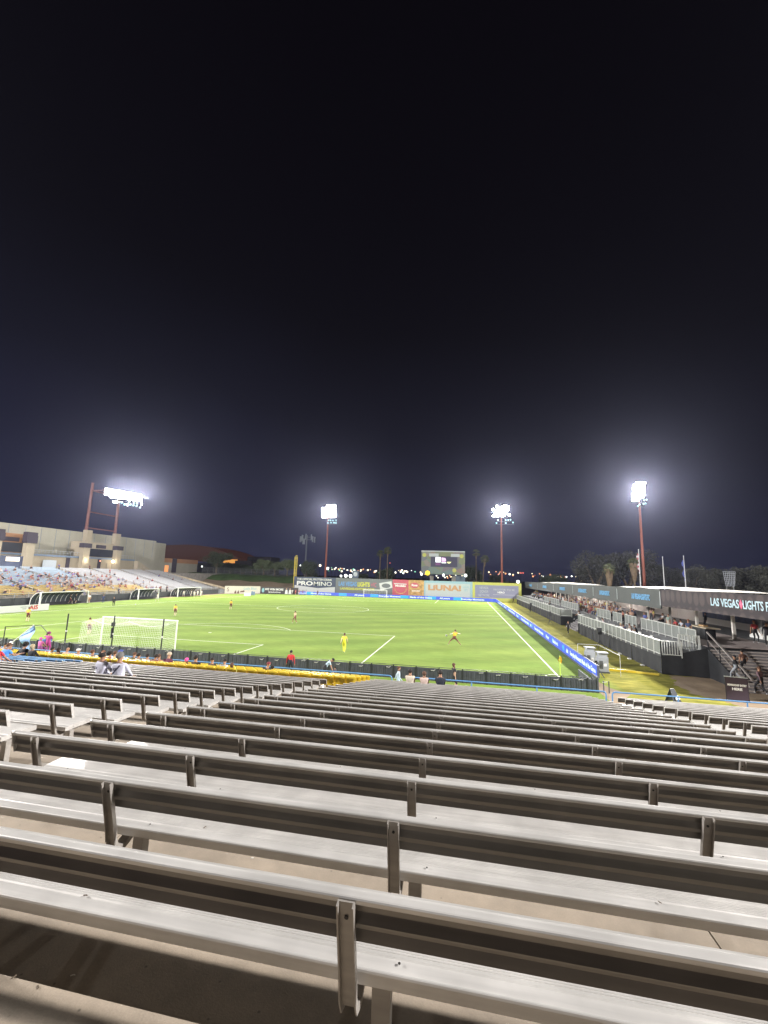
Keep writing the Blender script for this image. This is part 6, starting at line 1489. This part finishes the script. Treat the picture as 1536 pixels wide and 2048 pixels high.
def crowd_mass(name, label, places, kinds, palette, group=None):
    b = MB(); mats = [pm(SKN[0]), pm(BLKc)]+[pm(c) for c in palette]
    for (x, y, z, rz) in places:
        me, hc, hp = pose(rnd.choice(kinds), True); ci = 2+rnd.randrange(len(palette)); c_, s_ = math.cos(rz), math.sin(rz)
        n = len(b.v); b.v += [(x+c_*v.co.x-s_*v.co.y, y+s_*v.co.x+c_*v.co.y, z+v.co.z) for v in me.vertices]
        for f in me.polygons: b.f.append(tuple(n+i for i in f.vertices)); b.m.append({0: 0, 2: 0, 1: ci}.get(f.material_index, 1))
        b.ball((x+c_*hc.x-s_*(hc.y-.02), y+s_*hc.x+c_*(hc.y-.02), z+hc.z+.02), .10, nu=6, nv=4, mi=1, v1=1.8)
    o = b.build(name, mats); tag(o, label, 'crowd', kind='stuff')
pl = []
for i in range(125):
    k = int(rnd.triangular(0, 20.9, 5)); pl.append((SX0-SDX*k-.55, rnd.triangular(18, 68, 42), SZ0+SDZ*k, -W_2+rnd.uniform(-.4, .4)))
crowd_mass('crowd', 'mass of tiny spectators filling the stand across the field', pl, ['sit', 'sit2', 'sit3'], [(.20, .12, .30), (.26, .05, .06), (.5, .48, .48), (.04, .045, .07), (.09, .12, .33)])
pl = [(rnd.choice([47.2, 48.9, 50.6]), rnd.uniform(20, 96), UP+.35, W_2+rnd.uniform(-.6, .6)) for i in range(55)]
crowd_mass('crowd', 'mass of small seated guests under the far tents', pl, ['sit', 'sit2', 'sit3'], cl_)
# bits of litter on the near benches and treads
LF = mat('dry_leaf', (.07, .05, .03), .9); PAP = mat('paper_scrap', (.7, .68, .62), .8)
for i, (x, y, n, on, lb_) in enumerate(((170, 1792, 0, 's', 'small dark twig on the nearest bench seat, left half'), (410, 1655, 1, 's', 'tiny dark leaf on the second bench seat'), (1320, 1805, 1, 's', 'tiny dark leaf on the second bench seat, far right'), (505, 1716, 1, 't', 'white paper scrap on the tread below the second bench'), (28, 1954, -1, 't', 'short dark twig on the tread at the bottom left'), (75, 1975, -1, 't', 'small dark speck of leaf on the bottom left tread'), (145, 1952, 0, 't', 'pale crumb of litter in the shade at the bottom left'), (430, 1822, 1, 't', 'small leaf on the tread behind the centre bracket'))):
    z = (seatZ(n)+.001) if on == 's' else treadZ(n)+.001
    p = atZ(x, y, z); t = MB().bar((-.010, 0, .002), (.006, .004, .003), .005, .003).bar((.005, .004, .003), (.012, .001, .002), .004, .002).build('litter', PAP if 'paper' in lb_ or 'crumb' in lb_ else LF, loc=p, rot=(0, 0, i*1.1))
    tag(t, lb_, 'litter', 'bits of litter on the near stand')
